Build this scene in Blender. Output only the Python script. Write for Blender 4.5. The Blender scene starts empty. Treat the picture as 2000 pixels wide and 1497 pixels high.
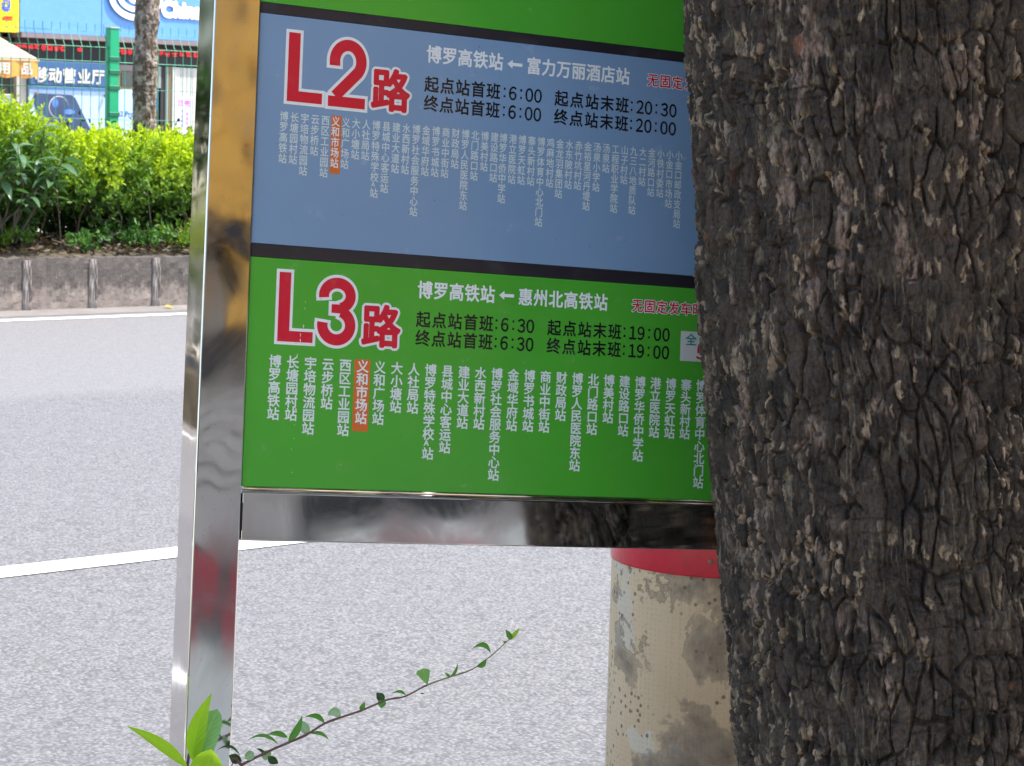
import bpy, bmesh, math, random
import numpy as np
from mathutils import Vector, Matrix
from math import radians, sin, cos, pi

random.seed(7)
rng = np.random.default_rng(7)
scene = bpy.context.scene
C = scene.collection

# ------------------------------------------------------------------ camera, world, sun, exposure
cam_data = bpy.data.cameras.new('camera')
cam = bpy.data.objects.new('camera', cam_data)
C.objects.link(cam)
scene.camera = cam
cam_data.sensor_width = 36.0
cam_data.lens = 88.2
cam_data.clip_start = 0.05
cam_data.clip_end = 2000
cam.matrix_world = Matrix(((0.99969, -0.024992, 0.0, 0.0),
                           (0.0024735, 0.0989395, -0.99509, 0.0),
                           (0.0248695, 0.99478, 0.09897, 1.5),
                           (0, 0, 0, 1)))
cam_data.dof.use_dof = True
cam_data.dof.focus_distance = 3.2
cam_data.dof.aperture_fstop = 40

SUN_EL, SUN_AZ = radians(62), radians(84)      # azimuth from +Y towards +X
world = bpy.data.worlds.new('World')
scene.world = world
world.use_nodes = True
wn = world.node_tree
bg = wn.nodes['Background']
sky = wn.nodes.new('ShaderNodeTexSky')
sky.sky_type = 'NISHITA'
sky.sun_disc = False
sky.sun_elevation = SUN_EL
sky.sun_rotation = SUN_AZ
sky.air_density = 1.2
sky.dust_density = 2.2
sky.ozone_density = 0.8
wn.links.new(sky.outputs[0], bg.inputs[0])
bg.inputs[1].default_value = 0.15

sd = bpy.data.lights.new('sun', 'SUN')
sd.energy = 2.95
sd.angle = radians(0.6)
sd.color = (1.0, 0.96, 0.9)
sun = bpy.data.objects.new('sun', sd)
C.objects.link(sun)
sv = Vector((sin(SUN_AZ) * cos(SUN_EL), cos(SUN_AZ) * cos(SUN_EL), sin(SUN_EL)))
sun.rotation_euler = sv.to_track_quat('Z', 'Y').to_euler()
sun.location = (0, 0, 20)

scene.view_settings.view_transform = 'Standard'
scene.view_settings.look = 'None'
scene.view_settings.gamma = 1
scene.view_settings.use_curve_mapping = False
scene.view_settings.exposure = 1.6
scene.render.engine = 'CYCLES'
scene.cycles.use_denoising = True
scene.cycles.max_bounces = 8
scene.cycles.transparent_max_bounces = 8
scene.cycles.sample_clamp_indirect = 6

# ------------------------------------------------------------------ helpers
def tag(o, label=None, cat=None, group=None, kind=None):
    if label: o['label'] = label
    if cat: o['category'] = cat
    if group: o['group'] = group
    if kind: o['kind'] = kind
    return o

def link(name, me, parent=None, mat=None, loc=None):
    o = bpy.data.objects.new(name, me)
    C.objects.link(o)
    if mat is not None and me is not None and len(me.materials) == 0:
        me.materials.append(mat)
    if parent is not None:
        o.parent = parent
    if loc is not None:
        o.location = loc
    return o

def empty(name, loc=(0, 0, 0), rz=0.0, label=None, cat=None, group=None):
    o = bpy.data.objects.new(name, None)
    C.objects.link(o)
    o.empty_display_size = 0.1
    o.location = loc
    o.rotation_euler = (0, 0, rz)
    return tag(o, label, cat, group)

def mesh(verts, faces, name='m', smooth=False):
    me = bpy.data.meshes.new(name)
    me.from_pydata([tuple(v) for v in verts], [], [tuple(f) for f in faces])
    me.update()
    if smooth:
        me.polygons.foreach_set('use_smooth', [True] * len(me.polygons))
    return me

def np_mesh(V, Fq, smooth=False, name='m'):
    """fast mesh from numpy arrays of verts and equal-sized faces"""
    me = bpy.data.meshes.new(name)
    V = np.asarray(V, dtype=np.float32)
    Fq = np.asarray(Fq, dtype=np.int32)
    n = Fq.shape[1]
    me.vertices.add(len(V)); me.vertices.foreach_set('co', V.ravel())
    me.loops.add(Fq.size); me.loops.foreach_set('vertex_index', Fq.ravel())
    me.polygons.add(len(Fq))
    me.polygons.foreach_set('loop_start', np.arange(0, Fq.size, n, dtype=np.int32))
    if smooth:
        me.polygons.foreach_set('use_smooth', np.ones(len(Fq), dtype=bool))
    me.update(calc_edges=True)
    me.validate()
    return me

def box_me(x0, x1, y0, y1, z0, z1, bevel=0.0, seg=1, name='m'):
    bm = bmesh.new()
    bmesh.ops.create_cube(bm, size=1)
    for v in bm.verts:
        v.co = Vector(((x0 + x1) / 2 + v.co.x * (x1 - x0), (y0 + y1) / 2 + v.co.y * (y1 - y0), (z0 + z1) / 2 + v.co.z * (z1 - z0)))
    if bevel > 0:
        bmesh.ops.bevel(bm, geom=list(bm.edges), offset=bevel, segments=seg, affect='EDGES', profile=0.5)
        pass
    me = bpy.data.meshes.new(name)
    bm.to_mesh(me); bm.free()
    return me

def box(name, parent, mat, *a, bevel=0.0, seg=1):
    return link(name, box_me(*a, bevel=bevel, seg=seg), parent, mat)

def prism(pts, y0, y1):
    """polygon in local x,z extruded from y0 to y1"""
    n = len(pts)
    V = [(x, y0, z) for x, z in pts] + [(x, y1, z) for x, z in pts]
    F = [tuple(range(n)), tuple(range(2 * n - 1, n - 1, -1))]
    F += [(i, i + n, (i + 1) % n + n, (i + 1) % n) for i in range(n)]
    return V, F

def tube(pts, radii, sides=8):
    pts = [Vector(p) for p in pts]
    V, F = [], []
    for i, p in enumerate(pts):
        a = pts[max(i - 1, 0)]; b = pts[min(i + 1, len(pts) - 1)]
        d = (b - a).normalized()
        up = Vector((0, 0, 1)) if abs(d.z) < 0.9 else Vector((1, 0, 0))
        x = d.cross(up).normalized(); y = d.cross(x).normalized()
        r = radii[i] if isinstance(radii, (list, tuple)) else radii
        for k in range(sides):
            t = 2 * pi * k / sides
            V.append(p + x * (r * cos(t)) + y * (r * sin(t)))
    for i in range(len(pts) - 1):
        for k in range(sides):
            a = i * sides + k; b = i * sides + (k + 1) % sides
            F.append((a, b, b + sides, a + sides))
    F.append(tuple(range(sides - 1, -1, -1)))
    m = (len(pts) - 1) * sides
    F.append(tuple(range(m, m + sides)))
    return V, F

def joinVF(parts):
    V, F = [], []
    for v, f in parts:
        o = len(V); V += [tuple(p) for p in v]; F += [tuple(i + o for i in q) for q in f]
    return V, F

def hash2(ix, iy, seed):
    h = (ix.astype(np.int64) * 374761393 + iy.astype(np.int64) * 668265263 + seed * 974634777) & 0xffffffff
    h = ((h ^ (h >> 13)) * 1274126177) & 0xffffffff
    h = ((h ^ (h >> 16)) * 2246822519) & 0xffffffff
    h = h ^ (h >> 15)
    return (h & 0xffffff) / float(0x1000000)

def vnoise(x, y, seed=0):
    ix = np.floor(x); iy = np.floor(y)
    fx = x - ix; fy = y - iy
    fx = fx * fx * fx * (fx * (fx * 6 - 15) + 10); fy = fy * fy * fy * (fy * (fy * 6 - 15) + 10)
    a = hash2(ix, iy, seed); b = hash2(ix + 1, iy, seed)
    c = hash2(ix, iy + 1, seed); d = hash2(ix + 1, iy + 1, seed)
    return (a * (1 - fx) + b * fx) * (1 - fy) + (c * (1 - fx) + d * fx) * fy

def fbm(x, y, seed=0, oct=4):
    s = 0; a = 0.5; t = 0
    for i in range(oct):
        s = s + a * vnoise(x * 2 ** i, y * 2 ** i, seed + i * 17); t += a; a *= 0.5
    return s / t

def voronoi(x, y, seed=0, jitter=0.85):
    ix = np.floor(x); iy = np.floor(y)
    f1 = np.full(x.shape, 9.0); f2 = np.full(x.shape, 9.0); idr = np.zeros(x.shape)
    for dx in (-1, 0, 1):
        for dy in (-1, 0, 1):
            cx = ix + dx; cy = iy + dy
            px = cx + 0.5 + (hash2(cx, cy, seed) - 0.5) * jitter
            py = cy + 0.5 + (hash2(cx, cy, seed + 5) - 0.5) * jitter
            d = np.hypot(x - px, y - py)
            r = hash2(cx, cy, seed + 11)
            closer = d < f1
            f2 = np.where(closer, f1, np.minimum(f2, d))
            idr = np.where(closer, r, idr)
            f1 = np.where(closer, d, f1)
    return f1, f2, idr

def sstep(a, b, x):
    t = np.clip((x - a) / (b - a), 0, 1)
    return t * t * (3 - 2 * t)

# ------------------------------------------------------------------ materials
class NT:
    def __init__(s, name):
        s.m = bpy.data.materials.new(name); s.m.use_nodes = True
        s.t = s.m.node_tree; s.b = s.t.nodes['Principled BSDF']; s.out = s.t.nodes['Material Output']
        s.tc = None
    def n(s, typ, **kw):
        nd = s.t.nodes.new(typ)
        for k, v in kw.items():
            if k.startswith('i_'):
                key = k[2:]
                nd.inputs[int(key) if key.isdigit() else key.replace('_', ' ')].default_value = v
            else: setattr(nd, k, v)
        return nd
    def l(s, a, b): s.t.links.new(a, b)
    def coord(s, scale=(1, 1, 1), kind='Object'):
        if s.tc is None: s.tc = s.n('ShaderNodeTexCoord')
        mp = s.n('ShaderNodeMapping'); mp.inputs['Scale'].default_value = scale
        s.l(s.tc.outputs[kind], mp.inputs[0]); return mp.outputs[0]
    def noise(s, vec, scale, detail=4, rough=0.55, dist=0.0):
        nd = s.n('ShaderNodeTexNoise'); nd.inputs['Scale'].default_value = scale
        nd.inputs['Detail'].default_value = detail; nd.inputs['Roughness'].default_value = rough
        nd.inputs['Distortion'].default_value = dist
        s.l(vec, nd.inputs['Vector']); return nd.outputs['Fac']
    def vor(s, vec, scale, feature='F1', out='Distance', rand=1.0):
        nd = s.n('ShaderNodeTexVoronoi', feature=feature); nd.inputs['Scale'].default_value = scale
        nd.inputs['Randomness'].default_value = rand
        s.l(vec, nd.inputs['Vector']); return nd.outputs[out]
    def ramp(s, fac, stops):
        nd = s.n('ShaderNodeValToRGB'); cr = nd.color_ramp
        while len(cr.elements) < len(stops): cr.elements.new(0.5)
        for e, (p, c) in zip(cr.elements, stops):
            e.position = p; e.color = (c if len(c) == 4 else (*c, 1)) if isinstance(c, (tuple, list)) else (c, c, c, 1)
        s.l(fac, nd.inputs[0]); return nd.outputs[0]
    def mix(s, fac, a, b, mode='MIX'):
        nd = s.n('ShaderNodeMix', data_type='RGBA', blend_type=mode)
        for sock, v in ((0, fac), (6, a), (7, b)):
            if hasattr(v, 'is_linked') or hasattr(v, 'node'): s.l(v, nd.inputs[sock])
            else: nd.inputs[sock].default_value = v if sock == 0 else ((*v, 1) if len(v) == 3 else v)
        return nd.outputs[2]
    def math(s, op, a, b=0.0):
        nd = s.n('ShaderNodeMath', operation=op)
        for i, v in ((0, a), (1, b)):
            if hasattr(v, 'node'): s.l(v, nd.inputs[i])
            else: nd.inputs[i].default_value = v
        return nd.outputs[0]
    def bump(s, h, strength=0.5, dist=0.01, prev=None):
        nd = s.n('ShaderNodeBump'); nd.inputs['Strength'].default_value = strength
        nd.inputs['Distance'].default_value = dist
        s.l(h, nd.inputs['Height'])
        if prev is not None: s.l(prev, nd.inputs['Normal'])
        return nd.outputs[0]
    def set(s, col=None, rough=None, metal=None, normal=None, spec=None, coat=None, coat_rough=None):
        for key, v in (('Base Color', col), ('Roughness', rough), ('Metallic', metal), ('Normal', normal), ('Specular IOR Level', spec), ('Coat Weight', coat), ('Coat Roughness', coat_rough)):
            if v is None: continue
            if hasattr(v, 'node'): s.l(v, s.b.inputs[key])
            else: s.b.inputs[key].default_value = ((*v, 1) if key == 'Base Color' and len(v) == 3 else v)
        return s.m

def worn(name, col, rough=0.5, var=0.12, scale=3.0, dirt=(0.1, 0.09, 0.07), dirt_amt=0.15, bump=0.1, metal=0.0, spec=0.5, coat=None):
    t = NT(name); v = t.coord()
    n1 = t.noise(v, scale, 5); n2 = t.noise(v, scale * 9, 4, 0.65)
    lo = tuple(c * (1 - var) for c in col); hi = tuple(min(c * (1 + var), 1) for c in col)
    c = t.ramp(n1, [(0.3, lo), (0.7, hi)])
    d = t.math('MULTIPLY', t.ramp(n2, [(0.5, 0.0), (0.75, 1.0)]), dirt_amt)
    c = t.mix(d, c, dirt)
    r = t.ramp(n2, [(0.2, rough * 0.85), (0.8, min(rough * 1.2, 1))])
    return t.set(c, r, metal, t.bump(n2, bump, 0.003), spec, coat)

def leaf_mat(name, col=None, trans=0.45, rough=0.45, attr=False, veins=False, tcol=None):
    t = NT(name)
    if attr:
        a = t.n('ShaderNodeAttribute', attribute_name='leaf_color'); c = a.outputs['Color']
        tc_ = t.mix(1.0, c, (1.0, 1.0, 0.55), 'MULTIPLY')
    else:
        c = t.mix(t.noise(t.coord(), 40, 3), tuple(x * 0.8 for x in col), tuple(x * 1.2 for x in col))
        tc_ = t.mix(0.0, tcol or tuple(x * 1.3 for x in col), (0, 0, 0))
    if veins:
        uv = t.n('ShaderNodeTexCoord').outputs['UV']
        sp = t.n('ShaderNodeSeparateXYZ'); t.l(uv, sp.inputs[0])
        ax = t.math('ABSOLUTE', t.math('SUBTRACT', sp.outputs[0], 0.5))
        mid = t.ramp(ax, [(0.0, 1.0), (0.035, 0.0)])
        w = t.math('SINE', t.math('MULTIPLY', t.math('SUBTRACT', sp.outputs[1], t.math('MULTIPLY', ax, 0.5)), 62.0))
        side = t.ramp(w, [(0.8, 0.0), (1.0, 0.45)])
        vn = t.math('MAXIMUM', mid, side)
        c = t.mix(t.math('MULTIPLY', vn, 0.5), c, tuple(min(x * 2.0, 1) for x in col))
        t.l(t.bump(w, 0.25, 0.001), t.b.inputs['Normal'])
    t.set(c, rough, 0.0, spec=0.4)
    tr = t.n('ShaderNodeBsdfTranslucent'); t.l(tc_, tr.inputs[0])
    ms = t.n('ShaderNodeMixShader'); ms.inputs[0].default_value = trans
    t.l(t.b.outputs[0], ms.inputs[1]); t.l(tr.outputs[0], ms.inputs[2]); t.l(ms.outputs[0], t.out.inputs[0])
    return t.m

def asphalt():
    t = NT('asphalt'); v = t.coord()
    cells = t.vor(v, 100, 'F1', 'Color'); bw = t.n('ShaderNodeRGBToBW'); t.l(cells, bw.inputs[0])
    d = t.vor(v, 100)
    fine = t.noise(v, 260, 3, 0.7)
    big = t.noise(v, 0.9, 4)
    mid = t.noise(v, 14, 4, 0.6)
    c = t.ramp(bw.outputs[0], [(0.15, (0.145, 0.139, 0.138)), (0.5, (0.205, 0.197, 0.195)), (0.85, (0.29, 0.28, 0.276))])
    c = t.mix(t.ramp(d, [(0.35, 0.0), (0.75, 0.75)]), c, (0.075, 0.074, 0.08))
    c = t.mix(0.35, c, t.ramp(fine, [(0.3, 0.05), (0.7, 0.36)]), 'OVERLAY')
    c = t.mix(t.ramp(mid, [(0.4, 0.0), (0.8, 0.28)]), c, (0.24, 0.235, 0.235))
    # older, lighter strip of surfacing towards the far kerb
    sp = t.n('ShaderNodeSeparateXYZ'); t.l(v, sp.inputs[0])
    wob = t.math('MULTIPLY', t.math('SUBTRACT', big, 0.5), 0.6)
    y = t.math('ADD', sp.outputs[1], wob)
    strip = t.math('MULTIPLY', t.ramp(t.math('MULTIPLY', t.math('SUBTRACT', y, 7.9), 0.1), [(0.36, 0.0), (0.40, 1.0)]), 0.35)
    c = t.mix(strip, c, (0.215, 0.205, 0.20))
    c = t.mix(t.ramp(big, [(0.35, 0.0), (0.75, 0.18)]), c, (0.15, 0.15, 0.165))
    h = t.math('ADD', t.math('MULTIPLY', t.math('SUBTRACT', 1.0, d), 0.8), t.math('MULTIPLY', fine, 0.5))
    return t.set(c, 0.85, 0.0, t.bump(h, 0.6, 0.005), 0.3)

def concrete_stain():
    t = NT('stained_kerb_concrete'); v = t.coord()
    n1 = t.noise(v, 2.2, 6, 0.62, 0.6); n2 = t.noise(t.coord((1, 1, 0.5)), 9, 6, 0.7); n3 = t.noise(v, 60, 4, 0.7)
    sp = t.n('ShaderNodeSeparateXYZ'); t.l(v, sp.inputs[0])
    hgt = t.math('ADD', t.math('MULTIPLY', sp.outputs[2], 1.7), t.math('MULTIPLY', t.math('SUBTRACT', n2, 0.5), 1.1))
    clean = t.ramp(n1, [(0.3, (0.19, 0.155, 0.135)), (0.7, (0.27, 0.225, 0.195))])
    grime = t.ramp(n3, [(0.3, (0.058, 0.050, 0.045)), (0.75, (0.135, 0.118, 0.105))])
    c = t.mix(t.ramp(hgt, [(0.20, 0.0), (0.38, 0.95)]), clean, grime)
    c = t.mix(t.ramp(n2, [(0.60, 0.0), (0.72, 0.6)]), c, (0.30, 0.265, 0.235))
    c = t.mix(t.ramp(t.noise(t.coord((1, 1, 2.5)), 16, 5, 0.7), [(0.52, 0.0), (0.66, 0.55)]), c, (0.05, 0.043, 0.038))
    return t.set(c, 0.9, 0.0, t.bump(n3, 0.6, 0.006), 0.3)

def bark_mat():
    t = NT('tree_bark'); a = t.n('ShaderNodeAttribute', attribute_name='bark_color')
    v = t.coord((1, 1, 0.35)); n = t.noise(v, 420, 4, 0.7); n2 = t.noise(v, 150, 4, 0.65)
    c = t.mix(1.0, a.outputs['Color'], t.ramp(n, [(0.3, 0.55), (0.72, 1.5)]), 'MULTIPLY')
    c2 = t.mix(t.ramp(n2, [(0.62, 0.0), (0.74, 0.3)]), c, (0.17, 0.14, 0.105))
    b = t.bump(n2, 0.7, 0.003); b = t.bump(n, 0.5, 0.0012, b)
    return t.set(c2, 0.75, 0.0, b, 0.3)

def steel(name, wave):
    t = NT(name); v2 = t.coord()
    wav = t.noise(t.coord((1, .45, 1)), 7, 2, 0.4)
    smear = t.noise(v2, 7, 5, 0.6, 1.0); spk = t.vor(v2, 110)
    c = t.mix(t.ramp(smear, [(0.42, 0.0), (0.72, 0.5)]), (0.70, 0.68, 0.665), (0.56, 0.54, 0.53))
    c = t.mix(t.ramp(spk, [(0.06, 0.6), (0.1, 0.0)]), c, (0.25, 0.22, 0.2))
    r = t.math('ADD', t.math('MULTIPLY', t.ramp(smear, [(0.4, 0.0), (0.75, 1.0)]), 0.10), 0.03)
    return t.set(c, r, 1.0, t.bump(wav, wave, 0.02))

def panel_mat(name, col, rough=0.22):
    t = NT(name); v = t.coord()
    n = t.noise(v, 3.0, 4); sp = t.vor(v, 45); n2 = t.noise(v, 25, 5, 0.6)
    c = t.ramp(n, [(0.3, tuple(x * 0.93 for x in col)), (0.7, tuple(x * 1.06 for x in col))])
    c = t.mix(t.ramp(sp, [(0.025, 0.55), (0.045, 0.0)]), c, tuple(x * 0.35 for x in col))
    c = t.mix(t.math('MULTIPLY', t.ramp(n2, [(0.55, 0.0), (0.8, 1.0)]), 0.08), c, (0.4, 0.38, 0.33))
    r = t.ramp(n2, [(0.3, rough * 0.8), (0.8, rough * 1.4)])
    return t.set(c, r, 0.0, t.bump(t.noise(v, 2.0, 2), 0.05, 0.02), 0.55)

def column_mat():
    t = NT('weathered_cream_wrap'); v = t.coord()
    n1 = t.noise(v, 5.5, 7, 0.62, 0.15); n2 = t.noise(v, 24, 5, 0.6); n3 = t.noise(v, 3.2, 4, 0.5)
    spx = t.n('ShaderNodeSeparateXYZ'); t.l(v, spx.inputs[0])
    bias = t.n('ShaderNodeClamp'); t.l(t.math('MULTIPLY', t.math('ADD', spx.outputs[0], 0.115), 1.1), bias.inputs[0]); bias.inputs[1].default_value = -0.12; bias.inputs[2].default_value = 0.05
    n1 = t.math('ADD', n1, bias.outputs[0])
    base = t.ramp(n3, [(0.3, (0.54, 0.38, 0.225)), (0.7, (0.66, 0.485, 0.30))])
    pale = t.mix(t.ramp(t.noise(v, 5.0, 4, 0.55), [(0.61, 0.0), (0.63, 0.8)]), base, (0.60, 0.51, 0.39))
    grime = t.ramp(n2, [(0.3, (0.095, 0.07, 0.05)), (0.7, (0.27, 0.205, 0.145))])
    m = t.ramp(n1, [(0.525, 0.0), (0.54, 0.45), (0.59, 0.75), (0.70, 1.0)])
    c = t.mix(m, pale, grime)
    rim = t.ramp(n1, [(0.512, 0.0), (0.526, 0.8), (0.537, 0.0)])
    c = t.mix(t.math('MULTIPLY', rim, t.ramp(n3, [(0.45, 0.0), (0.55, 1.0)])), c, (0.13, 0.09, 0.06))
    dots = t.vor(v, 70); dm = t.math('MULTIPLY', t.ramp(dots, [(0.20, 1.0), (0.27, 0.0)]), t.ramp(t.noise(v, 9, 3), [(0.5, 0.0), (0.56, 1.0)]))
    c = t.mix(t.math('MULTIPLY', dm, 0.8), c, (0.10, 0.06, 0.04))
    mp = t.coord((1, 1, 0.8)); dim = t.vor(mp, 150, 'F1', 'Distance', 0.25)
    c = t.mix(t.math('MULTIPLY', t.ramp(dim, [(0.1, 0.22), (0.35, 0.0)]), 1.0), c, (0.22, 0.16, 0.1))
    h = t.math('ADD', t.math('MULTIPLY', dim, 0.4), t.math('MULTIPLY', n2, 0.6))
    return t.set(c, 0.6, 0.0, t.bump(h, 0.5, 0.004), 0.4)

M = {}
M['asphalt'] = asphalt()
M['kerb'] = concrete_stain()
M['mortar'] = worn('smeared_mortar', (0.30, 0.26, 0.235), 0.9, 0.3, 5, (0.10, 0.088, 0.08), 0.8, 0.6)
M['mortar_pale'] = worn('pale_smeared_mortar', (0.27, 0.235, 0.21), 0.9, 0.3, 5, (0.12, 0.105, 0.095), 0.8, 0.6)
M['line'] = worn('road_marking_paint', (0.80, 0.79, 0.77), 0.7, 0.06, 2, (0.35, 0.34, 0.33), 0.3, 0.5)
M['soil'] = worn('planter_soil', (0.07, 0.055, 0.035), 0.95, 0.5, 4, (0.2, 0.16, 0.11), 0.6, 1.0)
M['steel'] = steel('polished_stainless_post', 0.10)
M['steel_bar'] = steel('polished_stainless_bar', 0.025)
M['green_panel'] = panel_mat('green_panel_vinyl', (0.075, 0.40, 0.034))
M['blue_panel'] = panel_mat('blue_panel_vinyl', (0.205, 0.335, 0.52))
M['dark_strip'] = panel_mat('dark_divider', (0.022, 0.018, 0.025), 0.35)
M['orange'] = panel_mat('orange_highlight', (0.70, 0.16, 0.03))
M['red_print'] = panel_mat('red_print', (0.66, 0.008, 0.035))
M['white_print'] = panel_mat('white_print', (0.84, 0.87, 0.88))
M['pale_print'] = panel_mat('pale_station_print', (0.62, 0.72, 0.74))
M['bright_print'] = panel_mat('bright_station_print', (0.74, 0.82, 0.80))
M['black_print'] = panel_mat('black_print', (0.012, 0.012, 0.014))
M['teal_print'] = panel_mat('teal_print', (0.03, 0.28, 0.24))
M['fare_white'] = panel_mat('fare_box_white', (0.62, 0.64, 0.60))
M['gap'] = worn('dark_gap', (0.01, 0.01, 0.01), 0.9)
M['bark'] = bark_mat()
M['column'] = column_mat()
M['red_band'] = worn('glossy_red_band', (0.56, 0.008, 0.025), 0.3, 0.1, 6, (0.12, 0.02, 0.02), 0.35, 0.15)
M['twig'] = worn('twig_bark', (0.16, 0.085, 0.07), 0.7, 0.2, 30)
M['twig_green'] = worn('green_twig_bark', (0.22, 0.21, 0.09), 0.6, 0.2, 30)
M['leaf_small'] = leaf_mat('small_leaf', (0.11, 0.27, 0.045), 0.35, 0.4, veins=True, tcol=(0.12, 0.42, 0.03))
M['leaf_pale'] = leaf_mat('pale_leaf', (0.38, 0.52, 0.30), 0.3, 0.4, veins=True, tcol=(0.25, 0.5, 0.12))
M['leaf_dark'] = leaf_mat('dark_small_leaf', (0.025, 0.07, 0.02), 0.15, 0.35, veins=True, tcol=(0.05, 0.16, 0.02))
M['leaf_lime'] = leaf_mat('lime_leaf', (0.33, 0.56, 0.04), 0.5, 0.35, veins=True, tcol=(0.5, 0.8, 0.02))
M['leaf_mid'] = leaf_mat('mid_green_leaf', (0.25, 0.46, 0.15), 0.35, 0.35, veins=True, tcol=(0.2, 0.5, 0.06))
M['hedge'] = leaf_mat('hedge_leaves', trans=0.5, attr=True)
M['broad'] = leaf_mat('broad_dark_leaf', (0.075, 0.15, 0.065), 0.25, 0.35, tcol=(0.1, 0.24, 0.05))
M['fence'] = worn('green_fence_coating', (0.0, 0.36, 0.16), 0.4, 0.1, 5, (0.1, 0.25, 0.15), 0.2)
M['fence_wire'] = worn('green_wire_coating', (0.04, 0.30, 0.18), 0.45, 0.1, 5)

# ------------------------------------------------------------------ road frame: x along the road, y across and away from the camera
DV = Vector((0.7335, 0.6797, 0)).normalized()
NV = Vector((-DV.y, DV.x, 0))
RZ = math.atan2(DV.y, DV.x)
def W(u, n, z=0.0): return DV * u + NV * n + Vector((0, 0, z))

def sheet(name, u0, u1, n0, n1, z, mat):
    me = mesh([(u0, n0, 0), (u1, n0, 0), (u1, n1, 0), (u0, n1, 0)], [(0, 1, 2, 3)])
    o = link(name, me, None, mat, (0, 0, z)); o.rotation_euler = (0, 0, RZ)
    return tag(o, kind='structure')

M['ground'] = worn('far_ground', (0.20, 0.18, 0.16), 0.95, 0.2, 0.3)
M['paving'] = NT('pavement_slabs')
_t = M['paving']; _v = _t.coord(); _bk = _t.n('ShaderNodeTexBrick', offset=0.5)
_bk.inputs['Scale'].default_value = 2.0; _bk.inputs['Mortar Size'].default_value = 0.012
_bk.inputs['Color1'].default_value = (0.42, 0.36, 0.28, 1); _bk.inputs['Color2'].default_value = (0.36, 0.31, 0.25, 1); _bk.inputs['Mortar'].default_value = (0.14, 0.12, 0.1, 1)
_t.l(_v, _bk.inputs['Vector']); M['paving'] = _t.set(_bk.outputs[0], 0.85, 0.0, _t.bump(_t.noise(_v, 50, 4), 0.3, 0.004))

sheet('ground', -300, 300, -300, 400, -0.03, M['ground'])
sheet('road', -60, 80, 3.6, 17.02, 0.0, M['asphalt'])
sheet('road_marking', -60, 80, 7.11, 7.285, 0.004, M['line'])
sheet('road_marking', -60, 80, 16.36, 16.5, 0.004, M['line'])
sheet('far_road', -60, 80, 19.9, 26.6, 0.0, M['asphalt'])
pv = link('pavement', box_me(-60, 80, -6.2, 3.45, -0.02, 0.12), None, M['paving']); pv.rotation_euler = (0, 0, RZ); tag(pv, kind='structure')
fp = link('far_pavement', box_me(-60, 80, 26.6, 29.0, -0.02, 0.12), None, M['paving']); fp.rotation_euler = (0, 0, RZ); tag(fp, kind='structure')
# near kerb, stone by stone
nk = link('near_kerb', box_me(-60, 80, 3.46, 3.59, -0.02, 0.10), None, M['mortar']); nk.rotation_euler = (0, 0, RZ); tag(nk, kind='structure')
ks = box_me(0.004, 0.996, 3.451, 3.599, -0.02, 0.125, 0.008)
ks.materials.append(M['mortar'])
for k in range(-4, 10): link('kerb_stone', ks, nk, None, (k, 0, 0))

# median planter: kerb stones, soil bank
pk = link('planter_bed', box_me(-60, 80, 17.06, 19.8, -0.02, 0.40), None, M['soil']); pk.rotation_euler = (0, 0, RZ); tag(pk, kind='structure')
def rough_block(x0, x1, y0, y1, z0, z1, seed, amp=0.006):
    nx, nz = 14, 9
    V, F = [], []
    rg = np.random.default_rng(seed)
    g = rg.normal(0, amp * 0.5, (nx + 1, nz + 1))
    for i in range(nx + 1):
        for j in range(nz + 1):
            x = x0 + (x1 - x0) * i / nx; z = z0 + (z1 - z0) * j / nz
            e = min(i, nx - i, nz - j, 2) / 2
            zz = z - (0.012 * rg.random() if j == nz else 0)
            V.append((x, y0 + (1 - e) * 0.005 + g[i, j], zz))
    for i in range(nx):
        for j in range(nz):
            a = i * (nz + 1) + j
            F.append((a, a + nz + 1, a + nz + 2, a + 1))
    b = len(V)
    for i in range(nx + 1): V.append((x0 + (x1 - x0) * i / nx, y1, V[i * (nz + 1) + nz][2]))
    for i in range(nx): F.append((i * (nz + 1) + nz, (i + 1) * (nz + 1) + nz, b + i + 1, b + i))
    for j_ in (0, nx):
        col = [j_ * (nz + 1) + j for j in range(nz + 1)]
        k = len(V); V.append((V[col[0]][0], y1, z0))
        F.append(tuple(col + [b + j_, k]) if j_ else tuple([k, b + j_] + col[::-1]))
    return mesh(V, F)
stones = [rough_block(0.006, 0.604, 17.0, 17.13, -0.02, 0.435, s) for s in range(4)]
for m_ in stones: m_.materials.append(M['kerb'])
joint = rough_block(-0.038, 0.038, 16.988, 17.10, -0.02, 0.425, 9, 0.008); joint.materials.append(M['mortar_pale'])
for k in range(-14, 16):
    u = 10.545 + 0.61 * k
    s = link('kerb_stone', stones[k % 4], pk, None, (u, random.uniform(-.004, .004), random.uniform(-.006, .006)))
    link('mortar_joint', joint, pk, None, (u, 0, 0))
# gutter strip of pale cement along the kerb foot
g_ = link('kerb_haunching', mesh(*prism([(0, 0), (1, 0), (1, 1), (0, 1)], 0, 1)), None, M['mortar'])
g_.data = mesh([(-60, 16.72, 0.0), (80, 16.72, 0.0), (80, 17.0, 0.022), (-60, 17.0, 0.022)], [(0, 1, 2, 3)])
g_.data.materials.append(worn('gutter_cement', (0.165, 0.15, 0.14), 0.9, 0.15, 4))
g_.rotation_euler = (0, 0, RZ); g_.location = (0, 0, 0.003); tag(g_, kind='structure')
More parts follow.
